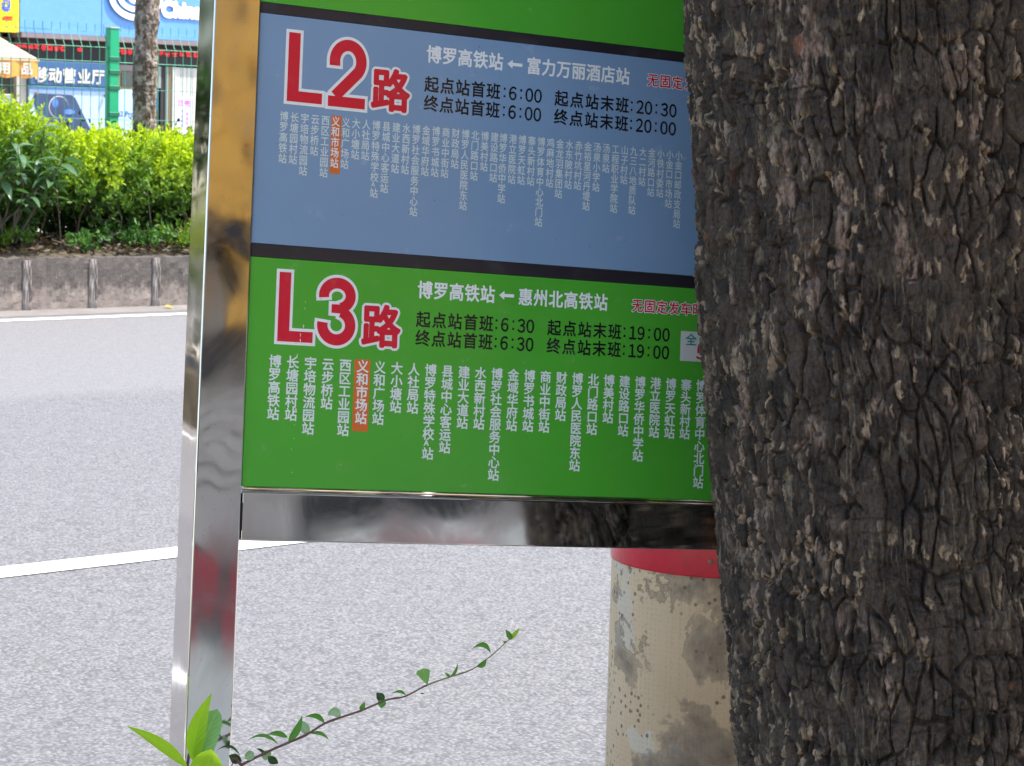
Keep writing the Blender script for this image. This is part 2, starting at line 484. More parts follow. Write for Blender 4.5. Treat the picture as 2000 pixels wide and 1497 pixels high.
# lumpy soil ridge
nu, nn = 260, 14
U, Nn = np.meshgrid(np.linspace(4, 22, nu), np.linspace(17.12, 19.6, nn), indexing='ij')
Z = 0.40 + 0.10 * sstep(17.1, 17.9, Nn) + 0.07 * (fbm(U * 3, Nn * 4, 3) - 0.4)
idx = np.arange(nu * nn).reshape(nu, nn)
Q = np.stack([idx[:-1, :-1], idx[1:, :-1], idx[1:, 1:], idx[:-1, 1:]], -1).reshape(-1, 4)
so = link('soil_bank', np_mesh(np.stack([U, Nn, Z], -1).reshape(-1, 3), Q, True), pk, M['soil'])

# ------------------------------------------------------------------ leaf clouds
def leaf_cloud(P, D, L, Wd, col, fold=0.25):
    """folded four-point leaves: P base, D direction, L length, Wd width, col rgb -> mesh with colour"""
    n = len(P)
    D = D / np.linalg.norm(D, axis=1, keepdims=True)
    R_ = rng.normal(size=(n, 3)); S = np.cross(D, R_); S /= np.linalg.norm(S, axis=1, keepdims=True) + 1e-9
    Nn_ = np.cross(S, D)
    L = L[:, None]; Wd = Wd[:, None]
    mid = P + D * L * 0.5
    v0 = P; v2 = P + D * L - Nn_ * L * 0.12
    v1 = mid + S * Wd / 2 + Nn_ * Wd * fold; v3 = mid - S * Wd / 2 + Nn_ * Wd * fold
    V = np.stack([v0, v1, v2, v3], 1).reshape(-1, 3)
    k = np.arange(n)[:, None] * 4
    T = np.concatenate([k + np.array([[0, 1, 2]]), k + np.array([[0, 2, 3]])], 1).reshape(-1, 3)
    me = np_mesh(V, T)
    a = me.color_attributes.new('leaf_color', 'FLOAT_COLOR', 'POINT')
    cc = np.ones((n, 4, 4), dtype=np.float32); cc[:, :, :3] = col[:, None, :]
    a.data.foreach_set('color', cc.ravel())
    return me

def sprigs(B, Dr, Ls, nleaf, ll, lw, colf):
    """leaves along short shoots; returns arrays for leaf_cloud"""
    n = len(B)
    t = np.tile(np.linspace(0.15, 1.0, nleaf), (n, 1)) + rng.uniform(-.05, .05, (n, nleaf))
    P = B[:, None, :] + Dr[:, None, :] * (Ls[:, None] * t)[:, :, None]
    P = P + rng.normal(0, 0.006, P.shape)
    out = rng.normal(size=(n, nleaf, 3)); out += Dr[:, None, :] * 0.9; out[:, :, 2] += 0.35
    col = colf(P, t)
    m = n * nleaf
    return P.reshape(m, 3), out.reshape(m, 3), ll * rng.uniform(.65, 1.25, m), lw * rng.uniform(.7, 1.2, m), col.reshape(m, 3)

def hedge_top(u, n):
    h = 1.40 + 0.10 * (fbm(u * 1.7, n * 1.7, 21, 3) - 0.5) * 2
    left = sstep(11.45, 10.75, u)
    return h + left * 0.30 + 0.09 * (fbm(u * 6, n * 5, 33, 2) - 0.5)

ns = 7600
bu = rng.uniform(8.2, 15.5, ns); bn = 17.55 + rng.uniform(0, 1, ns) ** 1.5 * 1.35
top = hedge_top(bu, bn)
fz = rng.uniform(0, 1, ns) ** 0.62
bz = 0.50 + (top - 0.50 - 0.08) * fz
bn = bn - 0.28 * np.sin(fz * pi) * rng.uniform(0, 1, ns) + 0.1 * (fbm(bu * 4, bz * 4, 8, 3) - 0.5) * 2
# ragged lower gaps
keep = (fbm(bu * 3.2, bz * 5, 55, 3) + fz * 0.9 > 0.62)
bu, bn, bz, fz, top = bu[keep], bn[keep], bz[keep], fz[keep], top[keep]
Dr = np.stack([rng.normal(0, .5, len(bu)), -0.35 + rng.normal(0, .4, len(bu)), 0.75 + rng.normal(0, .3, len(bu))], 1)
Dr /= np.linalg.norm(Dr, axis=1, keepdims=True)
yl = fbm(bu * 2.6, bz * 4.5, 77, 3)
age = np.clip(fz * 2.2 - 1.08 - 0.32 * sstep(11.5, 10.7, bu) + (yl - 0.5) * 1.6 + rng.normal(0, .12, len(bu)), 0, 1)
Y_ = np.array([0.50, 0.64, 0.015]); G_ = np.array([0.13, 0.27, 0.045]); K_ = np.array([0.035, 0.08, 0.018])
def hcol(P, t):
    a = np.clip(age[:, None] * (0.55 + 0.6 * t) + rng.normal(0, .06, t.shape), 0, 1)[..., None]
    low = np.clip(1.15 - fz * 1.9, 0, 1)[:, None, None]  # darker towards the hedge foot: shade put into the leaf colour
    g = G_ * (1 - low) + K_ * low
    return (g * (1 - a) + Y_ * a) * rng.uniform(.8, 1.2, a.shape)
nb2 = 6000
bu2 = rng.uniform(8.2, 15.5, nb2); bn2 = rng.uniform(18.1, 19.1, nb2); bz2 = .42 + rng.uniform(0, 1, nb2) ** 1.4 * .75
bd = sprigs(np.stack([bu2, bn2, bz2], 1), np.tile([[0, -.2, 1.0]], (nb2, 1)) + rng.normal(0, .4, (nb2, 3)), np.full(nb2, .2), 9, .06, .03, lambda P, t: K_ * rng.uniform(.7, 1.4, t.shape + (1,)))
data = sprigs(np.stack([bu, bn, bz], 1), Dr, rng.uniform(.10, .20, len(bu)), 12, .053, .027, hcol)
data = tuple(np.concatenate([a, b]) for a, b in zip(data, bd))
nx3 = 1500
ex = sprigs(np.stack([rng.uniform(-4, 8.3, nx3), rng.uniform(17.4, 18.8, nx3), .45 + rng.uniform(0, 1, nx3) ** .7 * .95], 1), rng.normal(0, .5, (nx3, 3)) + np.array([0, -.2, .8]), np.full(nx3, .28), 9, .12, .06, lambda P, t: (K_ + (Y_ * .7 - K_) * np.clip((P[..., 2:3] - .95) * 2, 0, 1)) * rng.uniform(.7, 1.2, t.shape + (1,)))
data = tuple(np.concatenate([a, b]) for a, b in zip(data, ex))
hd = link('hedge', leaf_cloud(*data), None, M['hedge']); hd.rotation_euler = (0, 0, RZ)
tag(hd, 'golden green clipped hedge growing in the raised median planter', 'hedge', kind='stuff')
# its woody stems
parts = []
for k in range(110):
    u = random.uniform(8.5, 15); n = random.uniform(17.6, 18.7); p = [(u, n, 0.42)]
    d = Vector((random.uniform(-.5, .5), random.uniform(-.5, .3), 1))
    for j in range(3):
        q = Vector(p[-1]) + d * random.uniform(.18, .3); d += Vector((random.uniform(-.5, .5), random.uniform(-.4, .4), 0)); p.append(tuple(q))
    parts.append(tube(p, [.008, .006, .005, .002], 5))
for k in range(70):   # creeping twigs on the bed
    u = random.uniform(8.5, 15); n = random.uniform(17.2, 17.9); z = random.uniform(.47, .62)
    p = [(u, n, z)]
    for j in range(4): p.append((p[-1][0] + random.uniform(-.14, .16), p[-1][1] + random.uniform(-.06, .06), max(.46, p[-1][2] + random.uniform(-.05, .06))))
    parts.append(tube(p, [.007, .006, .005, .004, .002], 4))
st = link('stem', mesh(*joinVF(parts)), hd, worn('hedge_wood', (0.17, 0.13, 0.10), 0.85, 0.3, 20)); st['kind'] = 'stuff'

# ground cover along the kerb top: tufts one can tell apart in small groups
ng = 760
gu = rng.uniform(8.5, 15, ng); gn = rng.uniform(17.12, 17.75, ng); gm = fbm(gu * 1.7, gn * 2, 91, 2) > 0.42
gu, gn = gu[gm], gn[gm]
gB = np.stack([gu, gn, np.full(len(gu), .45) + rng.uniform(0, .12, len(gu))], 1)
gD = np.stack([rng.normal(0, .7, len(gu)), rng.normal(-.3, .5, len(gu)), np.full(len(gu), .6)], 1); gD /= np.linalg.norm(gD, axis=1, keepdims=True)
gage = np.clip(fbm(gu * 1.6, gn, 13, 2) * 2.4 - 0.9 + rng.normal(0, .15, len(gu)), 0, 1)
def gcol(P, t):
    a = (gage[:, None] * (0.4 + 0.6 * t))[..., None]
    return (np.array([0.07, 0.18, 0.035]) * (1 - a) + np.array([0.36, 0.50, 0.02]) * a) * rng.uniform(.8, 1.2, a.shape)
gdat = sprigs(gB, gD, rng.uniform(.06, .24, len(gu)), 11, .060, .028, gcol)
gc = link('ground_cover', leaf_cloud(*gdat), None, M['hedge']); gc.rotation_euler = (0, 0, RZ)
tag(gc, 'low leafy seedlings spilling over the top of the stained planter kerb', 'ground cover', kind='stuff')
# leaf litter
nl = 1500
lu = rng.uniform(8.5, 15, nl); ln = rng.uniform(17.05, 17.8, nl)
lP = np.stack([lu, ln, .47 + .1 * sstep(17.1, 17.9, ln) + rng.uniform(0, .02, nl)], 1)
lD = rng.normal(size=(nl, 3)); lD[:, 2] *= .25
lc = np.array([0.11, 0.075, 0.045]) * rng.uniform(.3, 1.2, (nl, 1))
lt = link('leaf_litter', leaf_cloud(lP, lD, np.full(nl, .07), np.full(nl, .03), lc), None, M['hedge']); lt.rotation_euler = (0, 0, RZ)
tag(lt, 'dry brown fallen leaves and twigs on the planter soil', 'leaf litter', kind='stuff')

# broad leaved shrub at the left
def leaf_grid(length, width, arch=0.0, shape=0, nl=8, nw=4, foldv=0.18, droop=0.15):
    """a leaf lying along +x, width in y, up z, with uv"""
    V, F, UV = [], [], []
    for i in range(nl + 1):
        t = i / nl
        if shape == 0: w = (sin(pi * t ** 0.85)) ** 0.9 * (1 - 0.15 * t)
        elif shape == 1: w = sin(pi * min(t, .999) ** 1.35) ** 0.75
        elif shape == 2: w = (1 - abs(2 * t - 1) ** 2.6) ** 0.6
        else: w = t ** 0.8 if t < 0.9 else (1 - (t - 0.9) * 3.5)
        w = max(w, 0.03) * width / 2
        for j in range(nw + 1):
            s = j / nw * 2 - 1
            V.append((length * t, s * w + arch * length * 4 * t * (1 - t), abs(s) * w * foldv * 2 - droop * length * t * t))
            UV.append((j / nw, t))
    for i in range(nl):
        for j in range(nw):
            a = i * (nw + 1) + j
            F.append((a, a + 1, a + nw + 2, a + nw + 1))
    me = mesh(V, F, smooth=True)
    uvl = me.uv_layers.new(name='UVMap')
    for lp in me.loops: uvl.data[lp.index].uv = UV[lp.vertex_index]
    return me

sh = empty('broad_leaved_shrub', W(10.6, 17.38, .45), RZ, 'dark broad leaved shrub with drooping leaves left in front of the golden hedge', 'shrub')
bl = [leaf_grid(L_, L_ * .36, 0, 0, 6, 2, .25, .3) for L_ in (.14, .175, .21)]
for m_ in bl: m_.materials.append(M['broad'])
stems = []
tipsB = []
for k in range(16):
    x = random.uniform(-.62, .42); h = random.uniform(.42, 1.02)
    p0 = Vector((random.uniform(-.3, .2), .12, 0)); p2 = Vector((x, random.uniform(-.25, .02), h))
    p1 = (p0 + p2) / 2 + Vector((random.uniform(-.1, .1), 0, .08))
    stems.append(tube([p0, p1, p2], [.011, .008, .004], 5)); tipsB.append((p1, p2))
link('stem', mesh(*joinVF(stems)), sh, worn('grey_shrub_wood', (0.10, 0.085, 0.065), 0.85))['kind'] = 'stuff'
for p1, p2 in tipsB:
    for k in range(9):
        t = 1 - 0.8 * (k / 9) ** 1.1
        p = p1.lerp(p2, t)
        az = k * 2.4 + random.uniform(-.3, .3); el = random.uniform(-.5, .45)
        o = link('leaf', random.choice(bl), sh, None, p)
        o.rotation_euler = (random.uniform(-.5, .5), -el, az)

# ------------------------------------------------------------------ green mesh fence
fe = empty('mesh_fence', W(12.85, 19.3, 0.3), RZ, 'green welded wire mesh fence on a slotted post behind the hedge', 'fence')
for k in (-2, -1, 0, 1, 2):
    x = k * 2.9
    V, F = joinVF([(lambda m: ([v.co.copy() for v in m.vertices], [tuple(p.vertices) for p in m.polygons]))(box_me(x - .05, x + .05, -.04, .04, 0, 2.05, .004))])
    ps = link('post', mesh(V, F), fe, M['fence'])
    link('cap', box_me(x - .054, x + .054, -.044, .044, 2.05, 2.065, .003), ps, worn('grey_cap', (0.25, 0.32, 0.3)))
    for zc in (1.78, 1.66, 1.52, 1.28, 1.0, .72):
        link('clip', box_me(x - .058, x + .058, -.048, -.03, zc - .02, zc + .02, .003), ps, worn('dark_green_clip', (0.0, 0.13, 0.07)))
wv, wf = tube([(0, 0, .1), (0, 0, 1.88), (0, .075, 2.02), (0, .075, 2.09)], .0036, 5)
wme = mesh(wv, wf); wme.materials.append(M['fence_wire'])
for k in range(-36, 46):
    if abs(((k * .0915) + 1.45) % 2.9 - 1.45) < .06: continue
    link('vertical_wire', wme, fe, None, (k * .0915 + .04, -.01, 0))
for z, y in ((1.88, 0), (1.75, 0), (1.51, 0), (1.235, 0), (.96, 0), (.68, 0), (.4, 0), (2.02, .075)):
    hv, hf = tube([(-6, y - .013, z), (6, y - .013, z)], .0042 if z in (1.88, 1.75) else .003, 6)
    link('horizontal_wire', mesh(hv, hf), fe, M['fence_wire'])

# ------------------------------------------------------------------ street tree in the median
def bark_shell(ths, zs, radius, center, seed, sc=1.0, tint=0):
    """displaced trunk surface; ths angles, zs heights, radius(z), center(z)->(x,y)"""
    T, Zz = np.meshgrid(ths, zs, indexing='ij')
    R0 = radius(Zz); s = T * np.mean(R0) / sc; z = Zz / sc
    w1 = (fbm(s * 14, z * 9, seed + 1, 4) - .5); w2 = (fbm(s * 10, z * 10, seed + 2, 4) - .5)
    s1 = s + w1 * .030; z1 = z + w2 * .050
    f1, f2, ra = voronoi(s1 / .0205, z1 / .060, seed + 3)
    ea = f2 - f1; pa = 1 - (1 - sstep(.015, .17, ea)) * sstep(.30, .56, fbm(s * 26, z * 16, seed + 50, 3))
    s2 = s + w1 * .02 + (vnoise(s * 90, z * 60, seed + 4) - .5) * .004
    g1, g2, rb = voronoi(s2 / .0105, (z + w2 * .03) / .026, seed + 6)
    eb = g2 - g1; pb = 1 - (1 - sstep(.02, .24, eb)) * sstep(.34, .58, fbm(s * 50, z * 26, seed + 51, 3))
    rid = 1 - np.abs(2 * fbm(s1 * 60, z * 11, seed + 7, 3) - 1)
    fine = fbm(s * 260, z * 150, seed + 8, 3)
    broad = fbm(s * 9, z * 5, seed + 9, 3)
    crackh = sstep(.72, .9, 1 - np.abs(2 * vnoise(s1 * 22, z1 * 55, seed + 12) - 1)) * .0022
    fib = 1 - np.abs(2 * fbm(s1 * 150, z * 34, seed + 13, 3) - 1)
    grit = fbm(s * 420, z * 300, seed + 14, 2)
    D = pa * (.0058 + .0058 * ra) + pb * (.0008 + .0036 * rb) + rid * .0032 + fib * .0042 + fine * .0026 + grit * .0020 + broad * .010 - crackh
    D = (D - .012) * sc
    wx = (fbm(s * 170, z * 120, seed + 63, 3) - .5) * .0065; wy = (fbm(s * 120, z * 90, seed + 64, 3) - .5) * .016
    c1, c2_, rc = voronoi((s2 + wx) / .0062, (z + w2 * .04 + wy) / .020, seed + 60)
    left = sstep(-.35, -1.15, T)
    chip = sstep(.885 - .12 * left, .900 - .12 * left, rc) * sstep(.10, .28, c2_ - c1) * sstep(.36, .5, fbm(s * 16, z * 9, seed + 61, 3))
    D = D + chip * .0016 * sc
    tone = np.clip(.40 + (fbm(s * 40, z * 25, seed + 20, 4) - .5) * 1.7 + (ra - .5) * .22 + (fib - .6) * .8 + (grit - .5) * .5, 0, 1)[..., None]
    dark = np.array([.0195, .0148, .0118]); mid = np.array([.064, .0475, .0355])
    col = dark * (1 - tone) + mid * tone
    g120 = (.35 + 1.1 * fbm(s * 260, z * 120, seed + 25, 2))[..., None]
    cw = chip[..., None]
    col = col * (1 - cw * .85) + np.array([.29, .215, .145]) * g120 * cw * .85
    pk_ = (sstep(.60, .70, fbm(s1 * 46, z1 * 19, seed + 30, 4)) * sstep(.50, .62, fbm(s * 8, z * 4, seed + 31, 2)) * sstep(.45, .75, fib) * pb)[..., None]
    col = col * (1 - pk_ * .8) + np.array([.22, .155, .12]) * g120 * pk_ * .8
    st_ = (sstep(.86, .96, 1 - np.abs(2 * fbm(s * 110, z * 22, seed + 33, 2) - 1)) * sstep(.48, .64, fbm(s * 34, z * 26, seed + 34, 3)) * (.55 + .45 * left))[..., None]
    col = col * (1 - st_ * .75) + np.array([.22, .18, .12]) * g120 * st_ * .75
    om = (sstep(.70, .74, fbm(s1 * 34, z1 * 13, seed + 41, 3)) * sstep(.56, .64, fbm(s * 7, z * 5, seed + 43, 2)) * sstep(.4, .7, fib))[..., None]
    col = col * (1 - om * .7) + np.array([.20, .085, .045]) * g120 * om * .7
    if tint:
        bl_ = sstep(.35, .68, fbm(s * 34, z * 26, seed + 70, 4))[..., None]
        col = np.array([.085, .068, .056]) * (1 - bl_) + np.array([.29, .245, .21]) * bl_ + (col - .05) * .6
    cx, cy = center(Zz)
    Rr = R0 + D
    V = np.stack([cx + Rr * np.sin(T), cy - Rr * np.cos(T), Zz], -1)
    return V, col

def shell_object(name, V, col, closed, parent, mat):
    a, b = V.shape[:2]
    idx = np.arange(a * b).reshape(a, b)
    if closed: idx = np.concatenate([idx, idx[:1]], 0)
    Q = np.stack([idx[:-1, :-1], idx[1:, :-1], idx[1:, 1:], idx[:-1, 1:]], -1).reshape(-1, 4)
    me = np_mesh(V.reshape(-1, 3), Q, True)
    at = me.color_attributes.new('bark_color', 'FLOAT_COLOR', 'POINT')
    cc = np.ones((a * b, 4), dtype=np.float32); cc[:, :3] = col.reshape(-1, 3)
    at.data.foreach_set('color', cc.ravel())
    return link(name, me, parent, mat)

mt = empty('street_tree', W(12.73, 18.6, .4), RZ, 'slim grey brown street tree growing through the hedge beside the fence post', 'tree')
ths = np.linspace(0, 2 * pi, 97)[:-1]; zs = np.linspace(0, 3.6, 560)
def mc(z):
    return (0.012 * np.sin(z * 3.1) + .02 * (z - 1.2) * .5, 0.01 * np.sin(z * 2.2 + 1))
def mr(z): return .094 + .012 * np.exp(-((z - 2.0) / .07) ** 2) + .006 * np.sin(z * 9) - .006 * z / 3
V, col = bark_shell(ths, zs, mr, mc, 300, 1.15, .60)
shell_object('trunk', V, col, True, mt, M['bark'])
limbs = []
for k in range(5):
    a = k * 1.3; e = Vector((1.3 * cos(a), 1.6 + 1.2 * sin(a), 5.0 + random.uniform(-.3, .4)))
    limbs.append(tube([(0.02, 0, 3.5), (e.x * .35, e.y * .3, 4.1), tuple(e)], [.07, .045, .015], 7))
link('limb', mesh(*joinVF(limbs)), mt, M['twig'])['kind'] = 'stuff'
nc = 1100
q = rng.normal(size=(nc, 3)); q /= np.linalg.norm(q, axis=1, keepdims=True); q *= rng.uniform(.35, 1, (nc, 1)) ** .6
cB = q * np.array([1.7, 1.5, .9]) + np.array([0.1, 2.4, 5.1])
cB = np.concatenate([cB, np.array([[0.72, -.18, 2.2], [0.80, -.2, 2.2], [.9, -.2, 2.23], [1.0, -.2, 2.25]])])
cD = np.concatenate([q, np.tile([[.2, 0, -.8]], (4, 1))]) + np.array([0, 0, .1])
def ccol(P, t): return np.array([0.10, 0.24, 0.03]) * rng.uniform(.6, 1.7, t.shape + (1,))
cdat = sprigs(cB, cD, np.full(len(cB), .22), 10, .10, .05, ccol)
link('crown', leaf_cloud(*cdat), mt, M['hedge'])['kind'] = 'stuff'
link('hanging_twig', mesh(*tube([(.5, .3, 3.6), (.75, -.1, 2.6), (.92, -.18, 2.2), (.97, -.18, 1.98)], [.012, .007, .004, .002], 5)), mt, M['twig'])
sidetw = sprigs(np.array([[.05, -.12, 1.15], [.18, -.16, 1.2], [.3, -.18, 1.24]]) , np.array([[.8, -.1, .5], [.9, 0, .35], [.9, 0, .3]]), np.full(3, .16), 9, .055, .025, lambda P, t: np.array([0.45, .58, .02]) * np.ones(t.shape + (1,)))

m2 = empty('street_tree', W(1.9, 18.7, .4), RZ, 'leafy street tree further left along the median beyond the picture edge', 'tree')
for ch in list(mt.children):
    if ch.name.startswith(('trunk', 'limb')):
        c_ = ch.copy(); C.objects.link(c_); c_.parent = m2
q = rng.normal(size=(1300, 3)); q /= np.linalg.norm(q, axis=1, keepdims=True); q *= rng.uniform(.3, 1, (1300, 1)) ** .6
link('crown', leaf_cloud(*sprigs(q * np.array([2.8, 1.4, 1.5]) + np.array([0, .4, 2.75]), q + np.array([0, 0, .1]), np.full(1300, .3), 10, .16, .08, lambda P, t: np.array([0.04, 0.10, 0.02]) * rng.uniform(.5, 1.8, t.shape + (1,)))), m2, M['hedge'])['kind'] = 'stuff'

# ------------------------------------------------------------------ glyphs
_fc = bpy.data.curves.new('glyph', 'FONT'); _fc.resolution_u = 3; _fc.fill_mode = 'FRONT'; _fc.size = 1.0
_fo = bpy.data.objects.new('glyph', _fc); C.objects.link(_fo)
_cache = {}
def glyph(ch):
    if ch in _cache: return _cache[ch]
    _fc.body = ch
    dg = bpy.context.evaluated_depsgraph_get(); dg.update()
    me = bpy.data.meshes.new_from_object(_fo.evaluated_get(dg))
    V = np.array([v.co[:] for v in me.vertices]).reshape(-1, 3)[:, :2]
    F = [tuple(p.vertices) for p in me.polygons]
    bpy.data.meshes.remove(me)
    _cache[ch] = (V, F)
    return V, F
def em(ch):
    """glyph centred on its em box, em = 1"""
    V, F = glyph(ch)
    if not len(V): return V, F
    if ord(ch) > 0x2e00 or ch == '←':
        s = EMS
        return (V - np.array([EMW / 2, EMC])) / s, F
    return V, F
_r = glyph('国')[0]; EMS = (_r[:, 0].max() - _r[:, 0].min()) / .86; EMW = _r[:, 0].max() + _r[:, 0].min(); EMC = (_r[:, 1].max() + _r[:, 1].min()) / 2
_zk = [0]
class Letters:
    def __init__(s): s.V = []; s.F = []
    def add(s, V2, F, z, fn=None):
        o = len(s.V)
        if o > 200000: return
        for x, y in V2: s.V.append((x, y, z))
        s.F += [tuple(i + o for i in q) for q in F]
    def char(s, ch, x, y, w, h, bold=0.0, copies=6, z=0.0):
        V, F = em(ch)
        if not len(V): return
        V = V * np.array([w, h])
        offs = [(0, 0)] if bold <= 0 else [(bold * cos(2 * pi * k / copies), bold * sin(2 * pi * k / copies)) for k in range(copies)] + [(0, 0)]
        for k, (dx, dy) in enumerate(offs):
            s.add(V + np.array([x + dx, y + dy]), F, z + k * 0.000012)
    def row(s, text, x0, x1, y, w, h, bold=0.0, copies=6, z=0.0):
        n = len(text)
        for i, ch in enumerate(text):
            s.char(ch, x0 + (x1 - x0) * (i / (n - 1) if n > 1 else 0), y, w, h, bold, copies, z)
    def column(s, text, x, y0, pitch, w, h, bold=0.0, copies=6, z=0.0):
        y = y0
        for ch in text:
            if ch == 'A':
                s.latin('A', x - w * .35, y + pitch * .10, h * .62, bold, z); y -= pitch * .55; continue
            s.char(ch, x, y, w, h, bold, copies, z); y -= pitch
    def latin(s, text, x, y, size, bold=0.0, z=0.0, sx=1.0, copies=6):
        V, F = glyph(text)
        V = V * np.array([size * sx, size])
        offs = [(0, 0)] if bold <= 0 else [(bold * cos(2 * pi * k / copies), bold * sin(2 * pi * k / copies)) for k in range(copies)] + [(0, 0)]
        for k, (dx, dy) in enumerate(offs): s.add(V + np.array([x + dx, y + dy]), F, z + k * 0.000012)
    def poly(s, pts, z): s.add(np.array(pts), [tuple(range(len(pts)))], z)
    def ribbon(s, pts, w, z, ext=0.0):
        P = [Vector(p) for p in pts]
        if ext:
            P[0] = P[0] + (P[0] - P[1]).normalized() * ext; P[-1] = P[-1] + (P[-1] - P[-2]).normalized() * ext
        L_, R_ = [], []
        for i, p in enumerate(P):
            a = P[max(i - 1, 0)]; b = P[min(i + 1, len(P) - 1)]
            d = (b - a).normalized(); nrm = Vector((-d.y, d.x))
            k = 1.0
            if 0 < i < len(P) - 1:
                d1 = (P[i] - P[i - 1]).normalized(); c_ = abs(Vector((-d1.y, d1.x)).dot(nrm)); k = 1 / max(c_, .6)
            L_.append(p + nrm * w / 2 * k); R_.append(p - nrm * w / 2 * k)
        V2 = [tuple(v) for v in L_] + [tuple(v) for v in R_]; n = len(P)
        s.add(np.array(V2), [(i, i + 1, n + i + 1, n + i) for i in range(n - 1)], z)
    def build(s, name, parent, mat, vertical=False, loc=None):
        V = [(x, -z, y) for x, y, z in s.V] if vertical else s.V
        # faces must look at +z (sign) or -y (walls)
        me = mesh(V, s.F)
        o = link(name, me, parent, mat)
        o['kind'] = 'stuff'
        if loc is not None: o.location = loc
        return o

# ------------------------------------------------------------------ the bus stop sign (local x along the sign, y up the posts, z out of the face)
S = bpy.data.objects.new('bus_stop_sign', None); C.objects.link(S)
Rm = Matrix(((0.898321, 0.011809, 0.43918), (0.434131, 0.129602, -0.891478), (-0.067446, 0.991496, 0.111298)))
base = Vector((-0.3241, 3.08049, 1.3424)) + Rm @ Vector((0.6, -1.345, -.03))
S.matrix_world = Matrix.Translation(base) @ Rm.to_4x4()
tag(S, 'stainless framed bus stop sign with green and blue route panels left of the big tree', 'bus stop sign')
SO_ = Vector((-0.6, 1.345, 0.03))     # from the thing's base to the drawing origin
def part(o, parent=S):
    o.location = SO_ if parent is S else (0, 0, 0)
    return o
part(link('post', box_me(-.06, 0, -1.34, 1.15, -.06, 0, .0022, 3), S, M['steel']))
part(link('post', box_me(1.20, 1.26, -1.30, 1.15, -.06, 0, .0022, 3), S, M['steel']))
part(link('crossbar', box_me(.0018, 1.1985, -.3495, -.2898, -.058, -.001, .0018, 3), S, M['steel_bar']))
part(link('crossbar', box_me(.0018, 1.1985, 1.06, 1.12, -.058, -.001, .0018, 3), S, M['steel_bar']))
part(link('weld_gap', box_me(-.0004, .0020, -.337, -.303, -.02, .0004), S, M['gap']))
part(link('back_board', box_me(.0015, 1.1985, -.282, 1.06, -.030, -.0085), S, worn('grey_back_board', (0.3, 0.3, 0.3))))
# lower edging strip: shallow rounded profile
pr = [(-.2896, -.006), (-.2896, .0005), (-.2882, .0022), (-.2868, .0008), (-.2862, -.0012), (-.2846, -.0008), (-.2832, -.0022), (-.2826, -.0062)]
V = [(.001, y, z) for y, z in pr] + [(1.199, y, z) for y, z in pr]; n = len(pr)
F = [(i, i + 1, n + i + 1, n + i) for i in range(n - 1)] + [tuple(range(n)), tuple(range(2 * n - 1, n - 1, -1))]
part(link('edging_strip', mesh(V, F), S, M['steel']))
PZ = -.004
def panel(name, y0, y1, mat):
    return part(link(name, box_me(.0012, 1.1985, y0, y1, -.0088, PZ, .0004), S, mat))
pg3 = panel('green_route_panel', -.2828, -.0002, M['green_panel'])
pst = panel('divider_strip', .0002, .0164, M['dark_strip'])
pb2 = panel('blue_route_panel', .0168, .3014, M['blue_panel'])
panel('divider_strip', .3018, .3148, M['dark_strip'])
panel('green_route_panel', .3152, .60, M['green_panel'])
panel('divider_strip', .6004, .616, M['dark_strip'])
panel('blue_route_panel', .6164, 1.058, M['blue_panel'])

def ell(cx, cy, rx, ry, a0, a1, n=18):
    return [(cx + rx * cos(radians(a0 + (a1 - a0) * k / n)), cy + ry * sin(radians(a0 + (a1 - a0) * k / n))) for k in range(n + 1)]
def two(lt, x, y, h, w, z, grow=0.0):
    """numeral two: x left, y bottom, h height, w width"""
    st = .0142 + 2 * grow
    cx = x + w / 2 + .0003; rx = w / 2 - .0071; cy = y + h - .0071 - .0205
    arc = ell(cx, cy, rx, .0205, 188, -38, 30)
    lt.ribbon([(arc[0][0], arc[0][1] - .0035)] + arc + [(x + .0095, y + .0135)], st, z, grow)
    lt.poly([(x - grow, y - grow), (x + w + grow, y - grow), (x + w + grow, y + .0133 + grow), (x - grow, y + .0133 + grow)], z + .00002)
def three(lt, x, y, h, w, z, grow=0.0):
    st = .0140 + 2 * grow
    c1 = (x + w / 2, y + h - .0068 - .0155); rx = w / 2 - .0078
    arc = ell(c1[0], c1[1], rx, .0160, 190, -72, 26)
    lt.ribbon(arc, st * .97, z, grow)
    c2 = (x + w / 2, y + .0068 + .0180)
    arc2 = ell(c2[0], c2[1], w / 2 - .0070, .0182, 72, -190, 30)
    lt.ribbon(arc2, st, z + .00002, grow)
    ym = y + h * .545
    lt.poly([(x + w * .36 - grow, ym - .0055 - grow), (x + w * .66, ym - .0062 - grow), (x + w * .66, ym + .0052 + grow), (x + w * .36 - grow, ym + .0052 + grow)], z + .00004)
def ell_L(lt, x, y, h, w, z, grow=0.0):
    g = grow
    lt.poly([(x - g, y - g), (x + w + g, y - g), (x + w + g, y + .0134 + g), (x + .0154 + g, y + .0134 + g), (x + .0154 + g, y + h + g), (x - g, y + h + g)], z)
